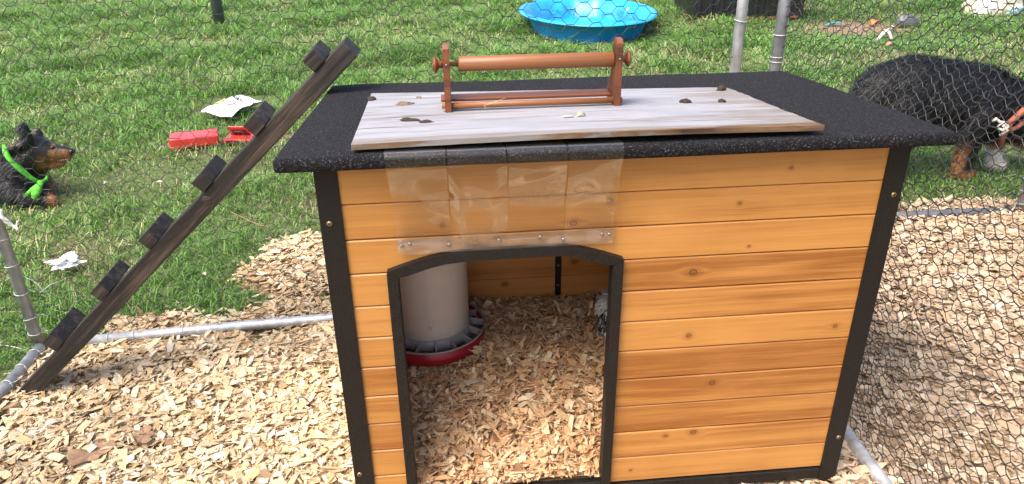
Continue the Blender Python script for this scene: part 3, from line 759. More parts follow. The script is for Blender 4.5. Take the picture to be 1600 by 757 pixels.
lathe('knob', [(.0005, -.3345), (.011, -.3345), (.0165, -.3315), (.0165, -.3285), (.010, -.325), (.0065, -.321), (.0085, -.3155), (.0005, -.315)], (0, .215, .984), 'redwood', ro, 24, 'x', closed=False)
lathe('knob', [(.0005, .0595), (.011, .0595), (.0165, .0565), (.0165, .0535), (.010, .050), (.0065, .046), (.0085, .0405), (.0005, .040)], (0, .215, .984), 'redwood', ro, 24, 'x', closed=False)
for x in (-.308, .033): screw(hd, (x, .1915, btop(x, .2)+.095), .0022, 'steel', name='nail')
zb = btop(-.14, .21)
box('base_slat', -.322, .0262, .222, .262, zb+.014, zb+.0205, 'redwood', hd, .0015)
tube('front_dowel', [(-.3205, .2045, zb+.0115), (-.14, .2045, zb+.0112), (.0445, .2045, zb+.0105)], .0062, 'redwood_light', hd, 14)
tag(tube('dry_grass_stem', [(-.232, .182, btop(-.23, .18)+.001), (-.237, .186, btop(-.23, .18)+.012), (-.215, .188, btop(-.23, .18)+.018), (-.195, .196, btop(-.2, .19)+.024)], .0006, 'straw', None, 5, org=(-.232, .182, btop(-.23, .18))), 'bent dry grass stem caught on the roll holder dowel', 'grass stem')

# ------------------------------------------------------------------ roost ladder
lad = thing('roost_ladder', (-1.54, .595, 0), 'dark weathered wooden ladder with block rungs leaning on the roof edge', 'ladder')
A = Vector((-1.512, .55, .020)); Bt = Vector((-.521, .55, .9445))
dr = (Bt-A).normalized(); nr = Vector((-dr.z, 0, dr.x))
def obox(name, o0, a0, a1, y0, y1, n0, n1, parent, mat, bev=.0025, seed=0, cuts=0):
    """box in ladder axes, mesh local x along the board so that grain follows it"""
    bm = bm_box(a0, a1, y0, y1, n0, n1, bev, 2)
    if cuts: bmesh.ops.subdivide_edges(bm, edges=[e for e in bm.edges if e.calc_length() > .3], cuts=cuts, use_grid_fill=True)
    for v in bm.verts:
        v.co += Vector((0, mnoise.noise(Vector((v.co.x*7+seed, v.co.y*9, v.co.z*9)))*.0025, mnoise.noise(Vector((v.co.x*8+seed, 3, v.co.z*20)))*.0022))
    me = bpy.data.meshes.new(name); bmesh.ops.recalc_face_normals(bm, faces=bm.faces); bm.to_mesh(me); bm.free()
    o = bpy.data.objects.new(name, me); COL.objects.link(o); o.parent = parent; me.materials.append(MAT[mat])
    Mx = Matrix.Identity(4)
    for i in range(3): Mx[i][0] = dr[i]; Mx[i][1] = (0, 1, 0)[i]; Mx[i][2] = nr[i]
    o.matrix_local = Matrix.Translation(Vector(o0)-origin_of(parent)) @ Mx
    return o
LEN = (Bt-A).length
obox('rail', A, -.045, LEN, 0, .089, -.008, .038, lad, 'ladder', .002, 3, 24)
for i, (x, z) in enumerate(((-.613, .924), (-.771, .769), (-.919, .627), (-1.081, .472), (-1.232, .323), (-1.388, .177))):
    a = (Vector((x, .55, z))-A).dot(dr)
    obox('rung', A, a-.019, a+.019, random.uniform(-.006, .002), .140+random.uniform(-.010, .012), .0383, .0383+random.uniform(.035, .042), lad, 'ladder', .002, i*5)
# end-grain knot on the rail face
kx = (Vector((-.925, .55, .585))-A).dot(dr)
lathe('knot', [(.0005, -.0006), (.011, -.0005), (.0150, .0022), (.0005, .003)], A+dr*kx+nr*.019+Vector((0, -.0006, 0)), 'ladder', lad, 20, 'y', closed=False)

# ------------------------------------------------------------------ chicken run: pipes and wire
def wire_panel(name, p0, p1, ht, parent, seed, wob=.006, cw=.053, ch=.040, flat=.019, out=.012, rad=.00105, z0=.02, skew=0.0):
    """hexagonal netting between two ground points, twists lying level"""
    r = np.random.default_rng(seed)
    p0 = np.array(p0, float); p1 = np.array(p1, float); Ln = np.linalg.norm(p1-p0); ux = (p1-p0)/Ln; nn = np.array([-ux[1], ux[0]])
    dx = (cw-flat)/2; step = flat+dx; nc = int(Ln/step)+1; nr_ = int(ht/ch)+1
    # each cell owns its top-left node A(i,j) and top-right node B(i,j) of a level edge
    I, J = np.meshgrid(np.arange(nc), np.arange(nr_), indexing='ij')
    u = I*step; v = z0+J*ch+(I % 2)*ch/2
    ph = r.uniform(0, 6.28, 8)
    def warp(uu, vv):
        su = np.sin(uu*9+vv*4+ph[0])+.8*np.sin(uu*4.3-vv*11+ph[1])+.6*np.sin(uu*23+ph[4]+vv*17)
        sv = np.sin(uu*7-vv*6+ph[2])+.8*np.sin(uu*13+vv*3+ph[3])+.6*np.sin(uu*19-vv*21+ph[5])
        so = np.sin(uu*5+vv*7+ph[6])+.7*np.sin(uu*15-vv*9+ph[7])
        return su, sv, so
    def node(uu, vv):
        su, sv, so = warp(uu, vv)
        U = uu+wob*su+r.normal(0, wob*.28, uu.shape)+skew*vv; W_ = vv+wob*.8*sv+r.normal(0, wob*.22, uu.shape); O = out*so*.5+r.normal(0, .0015, uu.shape)
        P = np.zeros(uu.shape+(3,)); P[..., 0] = p0[0]+ux[0]*U+nn[0]*O; P[..., 1] = p0[1]+ux[1]*U+nn[1]*O; P[..., 2] = np.maximum(W_, .004); return P
    A_ = node(u, v); B_ = node(u+flat, v)
    E0 = []; E1 = []; RR = []
    def add(a, b, k): E0.append(a.reshape(-1, 3)); E1.append(b.reshape(-1, 3)); RR.append(np.full(a.reshape(-1, 3).shape[0], rad*k))
    add(A_, B_, 1.45)                                            # twisted level edge
    for par in (0, 1):                                           # slants from B(i) to A(i+1)
        ii = np.arange(par, nc-1, 2)
        if par == 0:                                             # neighbour column sits half a cell higher
            add(B_[ii], A_[ii+1], 1); add(B_[ii][:, 1:], A_[ii+1][:, :-1], 1)
        else:
            add(B_[ii], A_[ii+1], 1); add(B_[ii][:, :-1], A_[ii+1][:, 1:], 1)
    a = np.concatenate(E0); b = np.concatenate(E1); rr = np.concatenate(RR)
    k = (a[:, 2] > .006) | (b[:, 2] > .006); a, b, rr = a[k], b[k], rr[k]
    t_ = b-a; t_ /= np.linalg.norm(t_, axis=1)[:, None]+1e-9
    up = np.where(np.abs(t_[:, 2:3]) > .9, np.array([[1., 0, 0]]), np.array([[0, 0, 1.]]))
    s1 = np.cross(t_, up); s1 /= np.linalg.norm(s1, axis=1)[:, None]; s2 = np.cross(t_, s1)
    n = len(a); V = np.zeros((n, 6, 3))
    for q in range(3):
        w = 2*math.pi*q/3; d = (s1*math.cos(w)+s2*math.sin(w))*rr[:, None]; V[:, q] = a+d-t_*rr[:, None]*.3; V[:, 3+q] = b+d+t_*rr[:, None]*.3
    Q = np.array([(0, 1, 4, 3), (1, 2, 5, 4), (2, 0, 3, 5)]); Q = (Q[None]+np.arange(n)[:, None, None]*6).reshape(-1, 4)
    off = np.array(origin_of(parent)); V = V.reshape(-1, 3)
    return fastmesh(name, V, Q, None, None, 'wire', parent, True)
def tie(parent, c, axis, r=.0185, wr=.0011, tilt=.25, tail=True, seed=0):
    rnd = random.Random(seed); ax = Vector(axis).normalized()
    a = ax.orthogonal().normalized(); b = ax.cross(a); sl = rnd.uniform(-tilt, tilt)
    pts = []
    for k in range(18):
        w = 2*math.pi*k/17*1.04; pts.append(Vector(c)+a*math.cos(w)*r+b*math.sin(w)*r+ax*(sl*r*math.sin(w)+.003*k/17))
    if tail:
        d = Vector((rnd.uniform(-1, 1), rnd.uniform(-.6, .2), rnd.uniform(-.3, .7))).normalized()
        for k in range(1, 4): pts.append(pts[-1]+d*.010+Vector((rnd.uniform(-1, 1), 0, rnd.uniform(-1, 1)))*.003)
    return tube('tie', pts, wr, 'tie', parent, 6)
PR = .0165
run = thing('chicken_run', (-.47, .3, 0), 'galvanised pipe run with chicken wire sides around the doghouse', 'chicken run')
cBL = Vector((LX-.012, BYL, 0)); p1_ = Vector((.580, .956, 0)); p2_ = Vector((RX, .845, 0))
HT = 1.85
pA = tube('corner_post', [cBL+Vector((0, 0, .004)), cBL+Vector((0, 0, HT))], PR, 'pipe', run, 18)
pB = tube('corner_post', [p1_+Vector((0, 0, .004)), p1_+Vector((0, 0, HT))], PR, 'pipe', run, 18)
pC = tube('corner_post', [p2_+Vector((0, 0, .004)), p2_+Vector((0, 0, HT))], PR, 'pipe_dark', run, 18)
rB = tube('bottom_rail', [(LX+.022, BYL+.006, .036), (-1.0, .842, .040), (-.4, .878, .038), (.556, .953, .036)], PR, 'pipe', run, 18)
rL = tube('bottom_rail', [(LX+.003, BYL-.025, .044), (LX-.002, .3, .042), (LX, -1.6, .040)], PR, 'pipe', run, 18)
rR = tube('bottom_rail', [(RX, .82, .032), (RX, .3, .036), (RX+.003, -1.5, .034)], PR, 'pipe', run, 18)
tube('top_rail', [(LX-.012, BYL, HT), (p1_.x, p1_.y, HT)], PR, 'pipe', run, 12)
tube('top_rail', [(RX, .845, HT), (RX, -1.5, HT)], PR, 'pipe', run, 12)
tube('top_rail', [(LX-.012, BYL-.02, HT), (LX, -1.6, HT)], PR, 'pipe', run, 12)
wire_panel('wire_netting', (LX-.012, BYL+.019), (p1_.x+.02, p1_.y+.019), HT, run, 11, .0035)
wire_panel('wire_netting', (RX+.019, .86), (RX+.019, -.62), HT, run, 12, .0055, out=.02, cw=.036, ch=.028, flat=.013, rad=.00105)
wire_panel('wire_netting', (LX-.019, BYL), (LX-.019, -.55), HT, run, 13, .004)
for i, z in enumerate((.085, .135, .225, .315, .40, .475)): tie(pA, cBL+Vector((0, 0, z)), (0, 0, 1), seed=i)
for i, z in enumerate((.93, .60)): tie(pB, p1_+Vector((0, 0, z)), (0, 0, 1), seed=20+i)
for i, z in enumerate((.828, .842, .905)): tie(pC, p2_+Vector((0, 0, z)), (0, 0, 1), seed=33+i)
for i, x in enumerate((-1.47, -1.40, -1.33, -1.18, -1.10, -.95, -.86, -.74)): tie(rB, (x, back_y(x)+.004, .039), (1, .07, 0), seed=50+i, tail=i % 3 == 0, wr=.0009)
for i, y in enumerate((.74, .66, .58, .50, .43)): tie(rL, (LX+.002, y, .043), (0, 1, 0), seed=70+i, tail=i % 2 == 0, wr=.0009)
# loose wire ends near the corner
for i, (a, b) in enumerate((((14, 424), (62, 444)), ((45, 432), (72, 458)), ((100, 437), (62, 458)), ((120, 567), (165, 545)), ((10, 575), (50, 570)))):
    P0 = at(*a, 1, BYL+.03); P1 = at(*b, 1, BYL-.01); P0[2] = max(P0[2], .03); P1[2] = max(P1[2], .03)
    Pm = (P0+P1)/2+np.array([.0, -.005, .008])
    tube('loose_wire', [P0, Pm, P1], .0009, 'tie', run, 5)
# run next door
nb = thing('neighbouring_run', (1.7, NY, 0), 'second pipe and wire run on bark chips behind the doghouse', 'chicken run')
nP = Vector((2.115, NY+.01, 0))
tube('bottom_rail', [(.72, NY+.02, .024), (1.5, NY+.012, .028), (2.10, NY+.008, .026)], PR*1.1, 'pipe_dark', nb, 16)
tube('bottom_rail', [(2.135, NY+.0, .026), (3.4, NY-.02, .026)], PR*1.1, 'pipe_dark', nb, 16)
tube('post', [nP+Vector((0, 0, .004)), nP+Vector((0, 0, HT))], PR*1.1, 'pipe', nb, 16)
tube('top_rail', [(.72, NY+.02, HT), (3.4, NY-.02, HT)], PR, 'pipe', nb, 12)
wire_panel('wire_netting', (.72, NY+.032), (3.4, NY-.0), HT, nb, 21, .0095, out=.025, cw=.054, ch=.041, rad=.0010)
for i, z in enumerate((.06, .12, .17)): tie(nb, nP+Vector((0, 0, z)), (0, 0, 1), .0205, seed=90+i)

# ------------------------------------------------------------------ lawn things
pl = thing('paddling_pool', (POOL[0], POOL[1], 0), 'bright blue plastic paddling pool in the grass behind the run', 'paddling pool')
def pool_shell():
    n = 96; prof = [(.50, .004), (.525, .012), (.545, .05), (.60, .165), (.615, .178), (.640, .182), (.664, .188), (.672, .200), (.664, .213), (.645, .217), (.622, .212), (.606, .196), (.590, .165), (.535, .052), (.515, .020), (.49, .014), (.0, .014)]
    V = []; Fc = []
    for i, (r, z) in enumerate(prof):
        for k in range(n):
            w = 2*math.pi*k/n
            s = 0.0
            if .03 < z < .17: s = .016*(.5+.5*math.tanh(4*math.cos(w*14)))*(1 if i < 6 else 1)
            V.append((POOL[0]+(r-s)*math.cos(w), POOL[1]+(r-s)*math.sin(w)*POY, z))
    for i in range(len(prof)-1):
        for k in range(n): Fc.append((i*n+k, i*n+(k+1) % n, (i+1)*n+(k+1) % n, (i+1)*n+k))
    Fc.append(tuple(range(n)))
    return pyobj('shell', V, Fc, 'pool', pl, smooth=True)
sharp(pool_shell(), 50)
w = .42; c = Vector((POOL[0]+.575*math.cos(w), POOL[1]+.575*math.sin(w)*POY, .115)); rd = Vector((math.cos(w), math.sin(w), 0)); tg = Vector((-math.sin(w), math.cos(w), 0)); uv = (rd*.40+Vector((0, 0, .91))).normalized()
V = [c+tg*(a*.05)+uv*(b*.055)-rd*.020 for a, b in ((-1, -1), (1, -1), (1, 1), (-1, 1))]; V += [v-rd*.002 for v in V]
sticker = pyobj('sticker', V, [(0, 1, 2, 3), (4, 5, 6, 7), (0, 1, 5, 4), (1, 2, 6, 5), (2, 3, 7, 6), (3, 0, 4, 7)], 'white', pl)

TX, TY = 2.86, 6.37      # middle of the front, front face
bx = thing('storage_tote', (TX, TY+.36, 0), 'large black plastic storage tote on the lawn beyond the pool', 'storage box')
bm = bm_box(TX-.60, TX+.60, TY, TY+.72, .005, .55, .02, 2)
for v in bm.verts:
    k = .97+.03*v.co.z/.55; v.co.x = TX+(v.co.x-TX)*k; v.co.y = TY+.36+(v.co.y-TY-.36)*k
bmobj('body', bm, 'blackbox', bx)
for x in np.linspace(-.54, .54, 10): box('rib', TX+x-.018, TX+x+.018, TY-.015, TY+.025, .03, .50, 'blackbox', bx, .006)
box('lid', TX-.63, TX+.63, TY-.03, TY+.75, .551, .60, 'blackbox', bx, .015, 2)
box('skid', TX-.54, TX+.54, TY-.010, TY+.015, .055, .075, 'redwood', bx, .003)
gp = tag(tube('post', [(-2.60, 6.85, -.05), (-2.595, 6.85, .9), (-2.59, 6.85, 1.9)], .055, 'greypost', None, 20, org=(-2.60, 6.85, 0)), 'dark grey round post standing in the far grass', 'post')

# red cartons
def carton1():
    o = thing('red_carton', (-1.72, 2.90, 0), 'closed shiny red carton lying flat on the grass', 'carton')
    Rz = Matrix.Rotation(R_(14), 3, 'Z')
    bm = bm_box(-1.855, -1.600, 2.815, 2.955, .022, .080, .006, 2, rot=Rz)
    bmesh.ops.subdivide_edges(bm, edges=[e for e in bm.edges if e.calc_length() > .04], cuts=5, use_grid_fill=True)
    for v in bm.verts: v.co += Vector((0, 0, mnoise.noise(v.co*14)*.006)); v.co.y += mnoise.noise(v.co*11+Vector((5, 0, 0)))*.004
    bmobj('body', bm, 'redcard', o, smooth=True)
    bmobj('flap', bm_box(-1.66, -1.602, 2.846, 2.850, .030, .062, .001, rot=Rz, ctr=(-1.727, 2.885, .05)), 'redcard', o)
carton1()
def carton2():
    o = thing('torn_red_carton', (-1.42, 2.93, 0), 'torn open red carton with white inside beside the ladder', 'carton')
    Rz = Matrix.Rotation(R_(-8), 3, 'Z'); ct = (-1.42, 2.93, .04)
    bmobj('tray', bm_box(-1.565, -1.32, 2.85, 3.0, .015, .045, .004, 2, rot=Rz, ctr=ct), 'redcard', o)
    Rf = Rz @ Matrix.Rotation(R_(38), 3, 'X')
    wp = bmobj('window_panel', bm_box(-1.545, -1.43, 2.965, 2.972, .03, .125, .002, rot=Rf, ctr=(-1.49, 2.97, .03)), 'redcard', o)
    for i in range(3):
        for j in range(2):
            x0 = -1.528+i*.031; z0 = .058+j*.025
            bmobj('print_block', bm_box(x0, x0+.022, 2.962, 2.9655, z0, z0+.016, .0, rot=Rf, ctr=(-1.49, 2.97, .03)), 'ink', wp)
    Ri = Rz @ Matrix.Rotation(R_(30), 3, 'X')
    bmobj('inside_flap', bm_box(-1.425, -1.33, 2.955, 2.961, .03, .13, .002, rot=Ri, ctr=(-1.40, 2.96, .03)), 'white', o)
    for i, (x0, w_) in enumerate(((-1.545, .02), (-1.520, .008), (-1.498, .03), (-1.462, .012), (-1.43, .02))):
        bmobj('print_mark', bm_box(x0, x0+w_, 2.8465, 2.8485, .020, .038, 0, rot=Rz, ctr=ct), 'ink', o)
carton2()
# white bag with printing
bag = thing('feed_bag', (-1.73, 3.77, .02), 'flat white printed paper bag lying on the grass', 'bag')
cs = [at(311, 177, 2, .055), at(362, 185, 2, .055), at(415, 157, 2, .08), at(366, 150, 2, .07)]
def bagp(u, v, dz=0):
    p = (cs[0]*(1-u)+cs[1]*u)*(1-v)+(cs[3]*(1-u)+cs[2]*u)*v
    z = p[2]+.030*mnoise.noise(Vector((u*2.2, v*2.2, 3)))+.02*math.sin(v*2.6+.3)*u+dz
    dent = -.045*math.exp(-((u-.80)/.2)**2-((v-.85)/.12)**2)
    return Vector((p[0], p[1], max(.035, z+dent*.6)))
NB = 20; V = []; Fc = []
for s in (0, 1):
    for j in range(NB+1):
        for i in range(NB+1):
            u, v = i/NB, j/NB; e = min(u, 1-u, v, 1-v); V.append(bagp(u, v, (.004 if s == 0 else -.004)*min(1, e*9)))
w = NB+1; n = w*w
for j in range(NB):
    for i in range(NB):
        a = j*w+i; Fc += [(a, a+1, a+w+1, a+w), (n+a, n+a+w, n+a+w+1, n+a+1)]
for i in range(NB): Fc += [(i, n+i, n+i+1, i+1), (NB*w+i, NB*w+i+1, n+NB*w+i+1, n+NB*w+i), (i*w, (i+1)*w, n+(i+1)*w, n+i*w), (i*w+NB, n+i*w+NB, n+(i+1)*w+NB, (i+1)*w+NB)]
pyobj('bag', V, Fc, 'white', bag, smooth=True)
def print_on_bag(name, poly_uv, mat):
    V = [bagp(u, v, .0095) for u, v in poly_uv]; return pyobj(name, V, [tuple(range(len(V)))], mat, bag)
def bag_text(body, u0, v0, du, dv, size):
    cu = bpy.data.curves.new('print', 'FONT'); cu.body = body; cu.size = size; cu.offset = .022
    to = bpy.data.objects.new('print', cu); COL.objects.link(to)
    dg = bpy.context.evaluated_depsgraph_get(); me = bpy.data.meshes.new_from_object(to.evaluated_get(dg)); bpy.data.objects.remove(to)
    for v in me.vertices:
        x, y = v.co.x, v.co.y; v.co = bagp(u0+du[0]*x+dv[0]*y, v0+du[1]*x+dv[1]*y, .012)
    me.materials.clear()
    return link_mesh('lettering', me, 'ink', bag)
# the bag's top is toward the back right: letters run from back left to front right
bag_text('doctrel', .17, .79, (.205, -.040), (-.20, .19), 1.0)
for k in range(22):
    u = random.gauss(.55, .06); v = random.gauss(.47, .07); s = random.uniform(.010, .028)
    print_on_bag('printed_picture', [(u+s*math.cos(a)*random.uniform(.6, 1.2), v+s*1.4*math.sin(a)*random.uniform(.6, 1.2)) for a in np.linspace(0, 2*math.pi, 7)[:-1]], 'orange_ink' if k % 4 else 'ink')
print_on_bag('printed_corner', [(.0, .42), (.09, .5), (.07, .68), (.0, .72)], 'yellow_ink')
for u0 in (.62, .70): print_on_bag('printed_mark', [(u0, .57), (u0+.05, .56), (u0+.035, .585), (u0-.015, .595)], 'ink')

# small litter
def crumple(name, c, r, mat, lab, cat, seed, flat=.5, spike=.6, rz=0):
    bm = bmesh.new(); bmesh.ops.create_icosphere(bm, subdivisions=3, radius=1)
    for v in bm.verts:
        k = 1+spike*mnoise.noise(v.co*1.6+Vector((seed, 0, 0)))+.35*spike*mnoise.noise(v.co*5+Vector((0, seed, 0)))
        v.co = v.co*k*r; v.co.z = max(-.3*r, v.co.z)*flat
    bmesh.ops.transform(bm, matrix=Matrix.Translation(Vector(c)+Vector((0, 0, r*flat*.5))) @ Matrix.Rotation(rz, 4, 'Z') @ Matrix.Diagonal((1.35, .75, 1, 1)), verts=bm.verts)
    return tag(bmobj(name, bm, mat, None, c), lab, cat)
crumple('crumpled_tissue', (-1.775, 1.37, .03), .042, 'white', 'crumpled white tissue in the grass behind the ladder foot', 'tissue', 3, .55, 1.0, .5)
rag = thing('white_rag', (-1.60, .785, .40), 'torn white plastic shred tied on the left corner post', 'rag')
for k, (a, b, w_) in enumerate((((-8, 330), (14, 346), .012), ((2, 328), (8, 352), .010), ((8, 342), (28, 362), .011), ((20, 356), (30, 346), .006))):
    P0 = at(*a, 1, .777); P1 = at(*b, 1, .770); V = []; Fc = []
    for i in range(7):
        u = i/6; p = Vector(P0).lerp(Vector(P1), u)+Vector((0, -.006*math.sin(u*4+k), .004*math.sin(u*6+k)))
        d = Vector((P1-P0)).normalized(); s_ = Vector((-d.z, .3, d.x)).normalized(); ww = w_*(1.1-.5*u)*(1+.4*mnoise.noise(Vector((u*5, k, 0))))
        V += [p-s_*ww*.5, p+s_*ww*.5]
    for i in range(6): Fc.append((2*i, 2*i+1, 2*i+3, 2*i+2))
    o = pyobj('shred', V, Fc, 'white', rag, smooth=True); md = o.modifiers.new('thickness', 'SOLIDIFY'); md.thickness = .0012
crumple('rubber_ball', (4.30, 5.9, .02), .085, 'ball', 'dark grey ball toy in the grass past the second run', 'ball', 2, .95, .12)
cb = thing('crumpled_sack', (5.55, 6.35, 0), 'crumpled cream sack with pale blue print on the far lawn', 'sack')
def lump(name, c, s, mat, parent, seed):
    bm = bmesh.new(); bmesh.ops.create_icosphere(bm, subdivisions=4, radius=1)
    for v in bm.verts:
        k = 1+.35*mnoise.noise(v.co*1.5+Vector((seed, 0, 0)))+.22*abs(mnoise.noise(v.co*4+Vector((0, seed, 0))))
        v.co = Vector((v.co.x*k*s[0], v.co.y*k*s[1], max(-.5, v.co.z*k)*s[2]))+Vector(c)
    return bmobj(name, bm, mat, parent, smooth=True)
lump('sack_body', (5.55, 6.35, .13), (.30, .2, .2), 'cream', cb, 4); lump('printed_fold', (5.62, 6.20, .10), (.12, .08, .07), 'blueink', cb, 6); lump('sack_fold', (5.36, 6.27, .09), (.13, .13, .12), 'white', cb, 9)
flake('plastic_scrap', (3.66, 6.06, .02), .24, .09, 'teal', 'teal plastic scrap on the bare dirt patch', 'scrap', -.15, 3, .03)
flake('plastic_scrap', (4.03, 6.03, .02), .10, .10, 'orange', 'orange plastic scrap at the end of the bare dirt patch', 'scrap', .6, 6, .05)
flake('plastic_scrap', (3.60, 4.99, .02), .09, .06, 'pinkish', 'small pinkish scrap in the grass before the white cord', 'scrap', .3, 8, .03)
pts = [Vector((3.70+.26*u*math.cos(5.2*u)+.15*u, 5.15+.5*u*u+.18*math.sin(6*u), .05+.035*math.sin(9*u))) for u in np.linspace(0, 1.15, 34)]
tag(tube('tangled_cord', pts, .011, 'rope', None, 8, org=(3.7, 5.15, 0)), 'loose tangle of white cord on the grass', 'cord')
for i, (px, py, L_, lab) in enumerate(((250, 286, .035, 'small pale dry leaf in grass between ladder and lying dog'), (167, 287, .03, 'whitish leaf scrap in the grass near the lying dog'), (320, 430, .02, 'tiny pale chip lost in the grass beside the ladder rail'))):
    p = at(px, py, 2, .035); flake('leaf_scrap', tuple(p), L_, L_*.6, 'cream', lab, 'leaf', i*1.1, i+12, .008)
stk = [at(a, b, 2, .05) for a, b in ((30, 385), (62, 372), (100, 348), (115, 328))]
tag(tube('dry_stalk', stk, [.0016, .0018, .0016, .001], 'straw', None, 6, org=tuple(stk[0])), 'long dry yellow stalk across the grass by the corner post', 'stalk')
stk = [at(a, b, 2, .045) for a, b in ((362, 332), (400, 350), (420, 356))]
tag(tube('twig', stk, [.002, .0025, .0015], 'leaf', None, 6, org=tuple(stk[0])), 'thin brown twig in the grass above the spilt chips', 'twig')
for pts_, lab in ((((432, 668), (428, 690), (430, 706)), 'short dark twig on pale wood chips beside the doghouse'), (((470, 617), (482, 628), (492, 640)), 'thin dark twig on wood chips near the corner post base'), (((205, 675), (212, 690), (222, 700)), 'small dark twig beside the brown leaves on chips')):
    q_ = [at(a, b, 2, .048) for a, b in pts_]
    tag(tube('twig', q_, [.0012, .0014, .0009], 'dropping', None, 5, org=tuple(q_[0])), lab, 'twig')
def oak_leaf(c, L, rz, lab, seed):
    V = [Vector((0, 0, .006))]; n = 40
    for k in range(n):
        w = 2*math.pi*k/n; r = (.30+.20*abs(math.cos(w*2.5+.2*seed))**.7+.06*mnoise.noise(Vector((w*3, seed, 0))))*L*(1.15 if abs(math.cos(w)) > .6 else .85)
        V.append(Vector((r*math.cos(w)*1.15, r*math.sin(w), .004+.35*r*r/L+.006*mnoise.noise(Vector((w*2, seed, 4))))))
    Rm = Matrix.Rotation(rz, 3, 'Z'); V = [Rm @ v+Vector(c) for v in V]
    o = pyobj('dry_leaf', V, [(0, k+1, (k+1) % n+1) for k in range(n)], 'leaf', None, c)
    md = o.modifiers.new('thickness', 'SOLIDIFY'); md.thickness = .0006
    return tag(o, lab, 'leaf')
oak_leaf((-1.235, .270, .034), .085, .5, 'large brown dry oak leaf on the wood chips', 1)
oak_leaf((-1.125, .322, .036), .058, 1.9, 'smaller brown dry leaf half buried in wood chips', 4)
def feather(c, L, rz, lab, seed):
    V = []; Fc = []; r = random.Random(seed); Rm = Matrix.Rotation(rz, 3, 'Z')
    for k in range(46):
        u = k/45; s = 1 if k % 2 else -1; b = Vector(((u-.5)*L, 0, .010*math.sin(u*3)))
        d = Vector((.5, s*(1.0), r.uniform(.1, .6))).normalized(); l = L*.33*math.sin(math.pi*min(.97, u+.06))**.7*r.uniform(.7, 1.1)
        i = len(V); V += [b, b+Vector((L*.03, 0, 0)), b+d*l]; Fc.append((i, i+1, i+2))
    i = len(V); V += [Vector((-.65*L, -.0008, 0)), Vector((-.65*L, .0008, 0)), Vector((.5*L, 0, .002))]; Fc.append((i, i+1, i+2))
    return tag(pyobj('feather', [Rm @ v+Vector(c) for v in V], Fc, 'feather', None, c), lab, 'feather')
feather((-1.385, .385, .042), .050, .9, 'fluffy white feather on the wood chips near the pipe', 1)
feather((-1.415, .355, .040), .042, -.6, 'small white feather beside a fluffier one on chips', 2)
feather((-.90, .845, .062), .030, 2.0, 'little white feather lying by the back pipe', 5)

# ------------------------------------------------------------------ animals
def ball_chain(nodes):
    """nodes: list of (point, radius or (rx,ry,rz)); spheres interpolated along the chain"""
    out = []
    for (p, r), (q, s) in zip(nodes[:-1], nodes[1:]):
        p, q = Vector(p), Vector(q); r = Vector((r,)*3) if not hasattr(r, '__len__') else Vector(r); s = Vector((s,)*3) if not hasattr(s, '__len__') else Vector(s)
        n = max(2, int((q-p).length/(max(.004, min(min(r), min(s))*.45)))+1)
        for k in range(n+1):
            u = k/n; out.append((p.lerp(q, u), r.lerp(s, u)))
    return out
def body_mesh(name, chains, voxel, colf, mat, parent, smooth_it=6, shift=None):
    bm = bmesh.new()
    for ch in chains:
        for p, r in ball_chain(ch):
            bmesh.ops.create_icosphere(bm, subdivisions=2, radius=1, matrix=Matrix.Translation(p) @ Matrix.Diagonal((*r, 1)))
    me = bpy.data.meshes.new('tmp'); bm.to_mesh(me); bm.free()
    o = bpy.data.objects.new('tmp', me); COL.objects.link(o)
    m = o.modifiers.new('r', 'REMESH'); m.mode = 'VOXEL'; m.voxel_size = voxel
    s = o.modifiers.new('s', 'SMOOTH'); s.iterations = smooth_it; s.factor = .5
    dg = bpy.context.evaluated_depsgraph_get(); me2 = bpy.data.meshes.new_from_object(o.evaluated_get(dg)); bpy.data.objects.remove(o)
    n = len(me2.vertices); co = np.zeros(n*3); me2.vertices.foreach_get('co', co); co = co.reshape(-1, 3)
    nor = np.zeros(n*3, np.float32); me2.vertex_normals.foreach_get('vector', nor); nor = nor.reshape(-1, 3)
    col = colf(co); a = me2.color_attributes.new('Col', 'FLOAT_COLOR', 'POINT'); cc = np.ones((n, 4), np.float32); cc[:, :3] = col; a.data.foreach_set('color', cc.ravel())
    ob = link_mesh(name, me2, mat, parent, None, True)
    return ob, co, nor, col
def fur(parent, co, nor, col, N, L, flow, w=.0022, droop=.5, name='fur', lmask=None):
    i = rng.integers(0, len(co), N); p = co[i]+rng.normal(0, .004, (N, 3)); nn = nor[i]; l = L*rng.uniform(.5, 1.25, N)
    if lmask is not None: l = l*lmask(p)
    d = nn*.16+np.array(flow)[None]*.9+rng.normal(0, .12, (N, 3))+np.array([0, 0, -droop])[None]
    tn = (d*nn).sum(1); d = d+nn*np.clip(.15-tn, 0, 1)[:, None]; d /= np.linalg.norm(d, axis=1)[:, None]
    s = np.cross(d, nn+rng.normal(0, .3, (N, 3))); s /= np.linalg.norm(s, axis=1)[:, None]+1e-9
    V = np.stack([p-s*w-nn*.002, p+s*w-nn*.002, p+d*l[:, None]*.6+s*w*.7, p+d*l[:, None]*.6-s*w*.7, p+d*l[:, None]+np.array([0, 0, -1])*l[:, None]*.18], 1)
    b = np.arange(N)[:, None]*5
    c = col[i]*rng.uniform(.75, 1.3, N)[:, None]
    return tag(fastmesh(name, V.reshape(-1, 3), b+np.array([[0, 1, 2, 3]]), b+np.array([[3, 2, 4]]), np.repeat(c, 5, 0), 'fur', parent), kind='stuff')
BLK = np.array([.0065, .0066, .0080]); TAN = np.array([.27, .115, .038]); WHT = np.array([.80, .76, .70])
def sm(x, a, b): t_ = np.clip((x-a)/(b-a), 0, 1); return t_*t_*(3-2*t_)
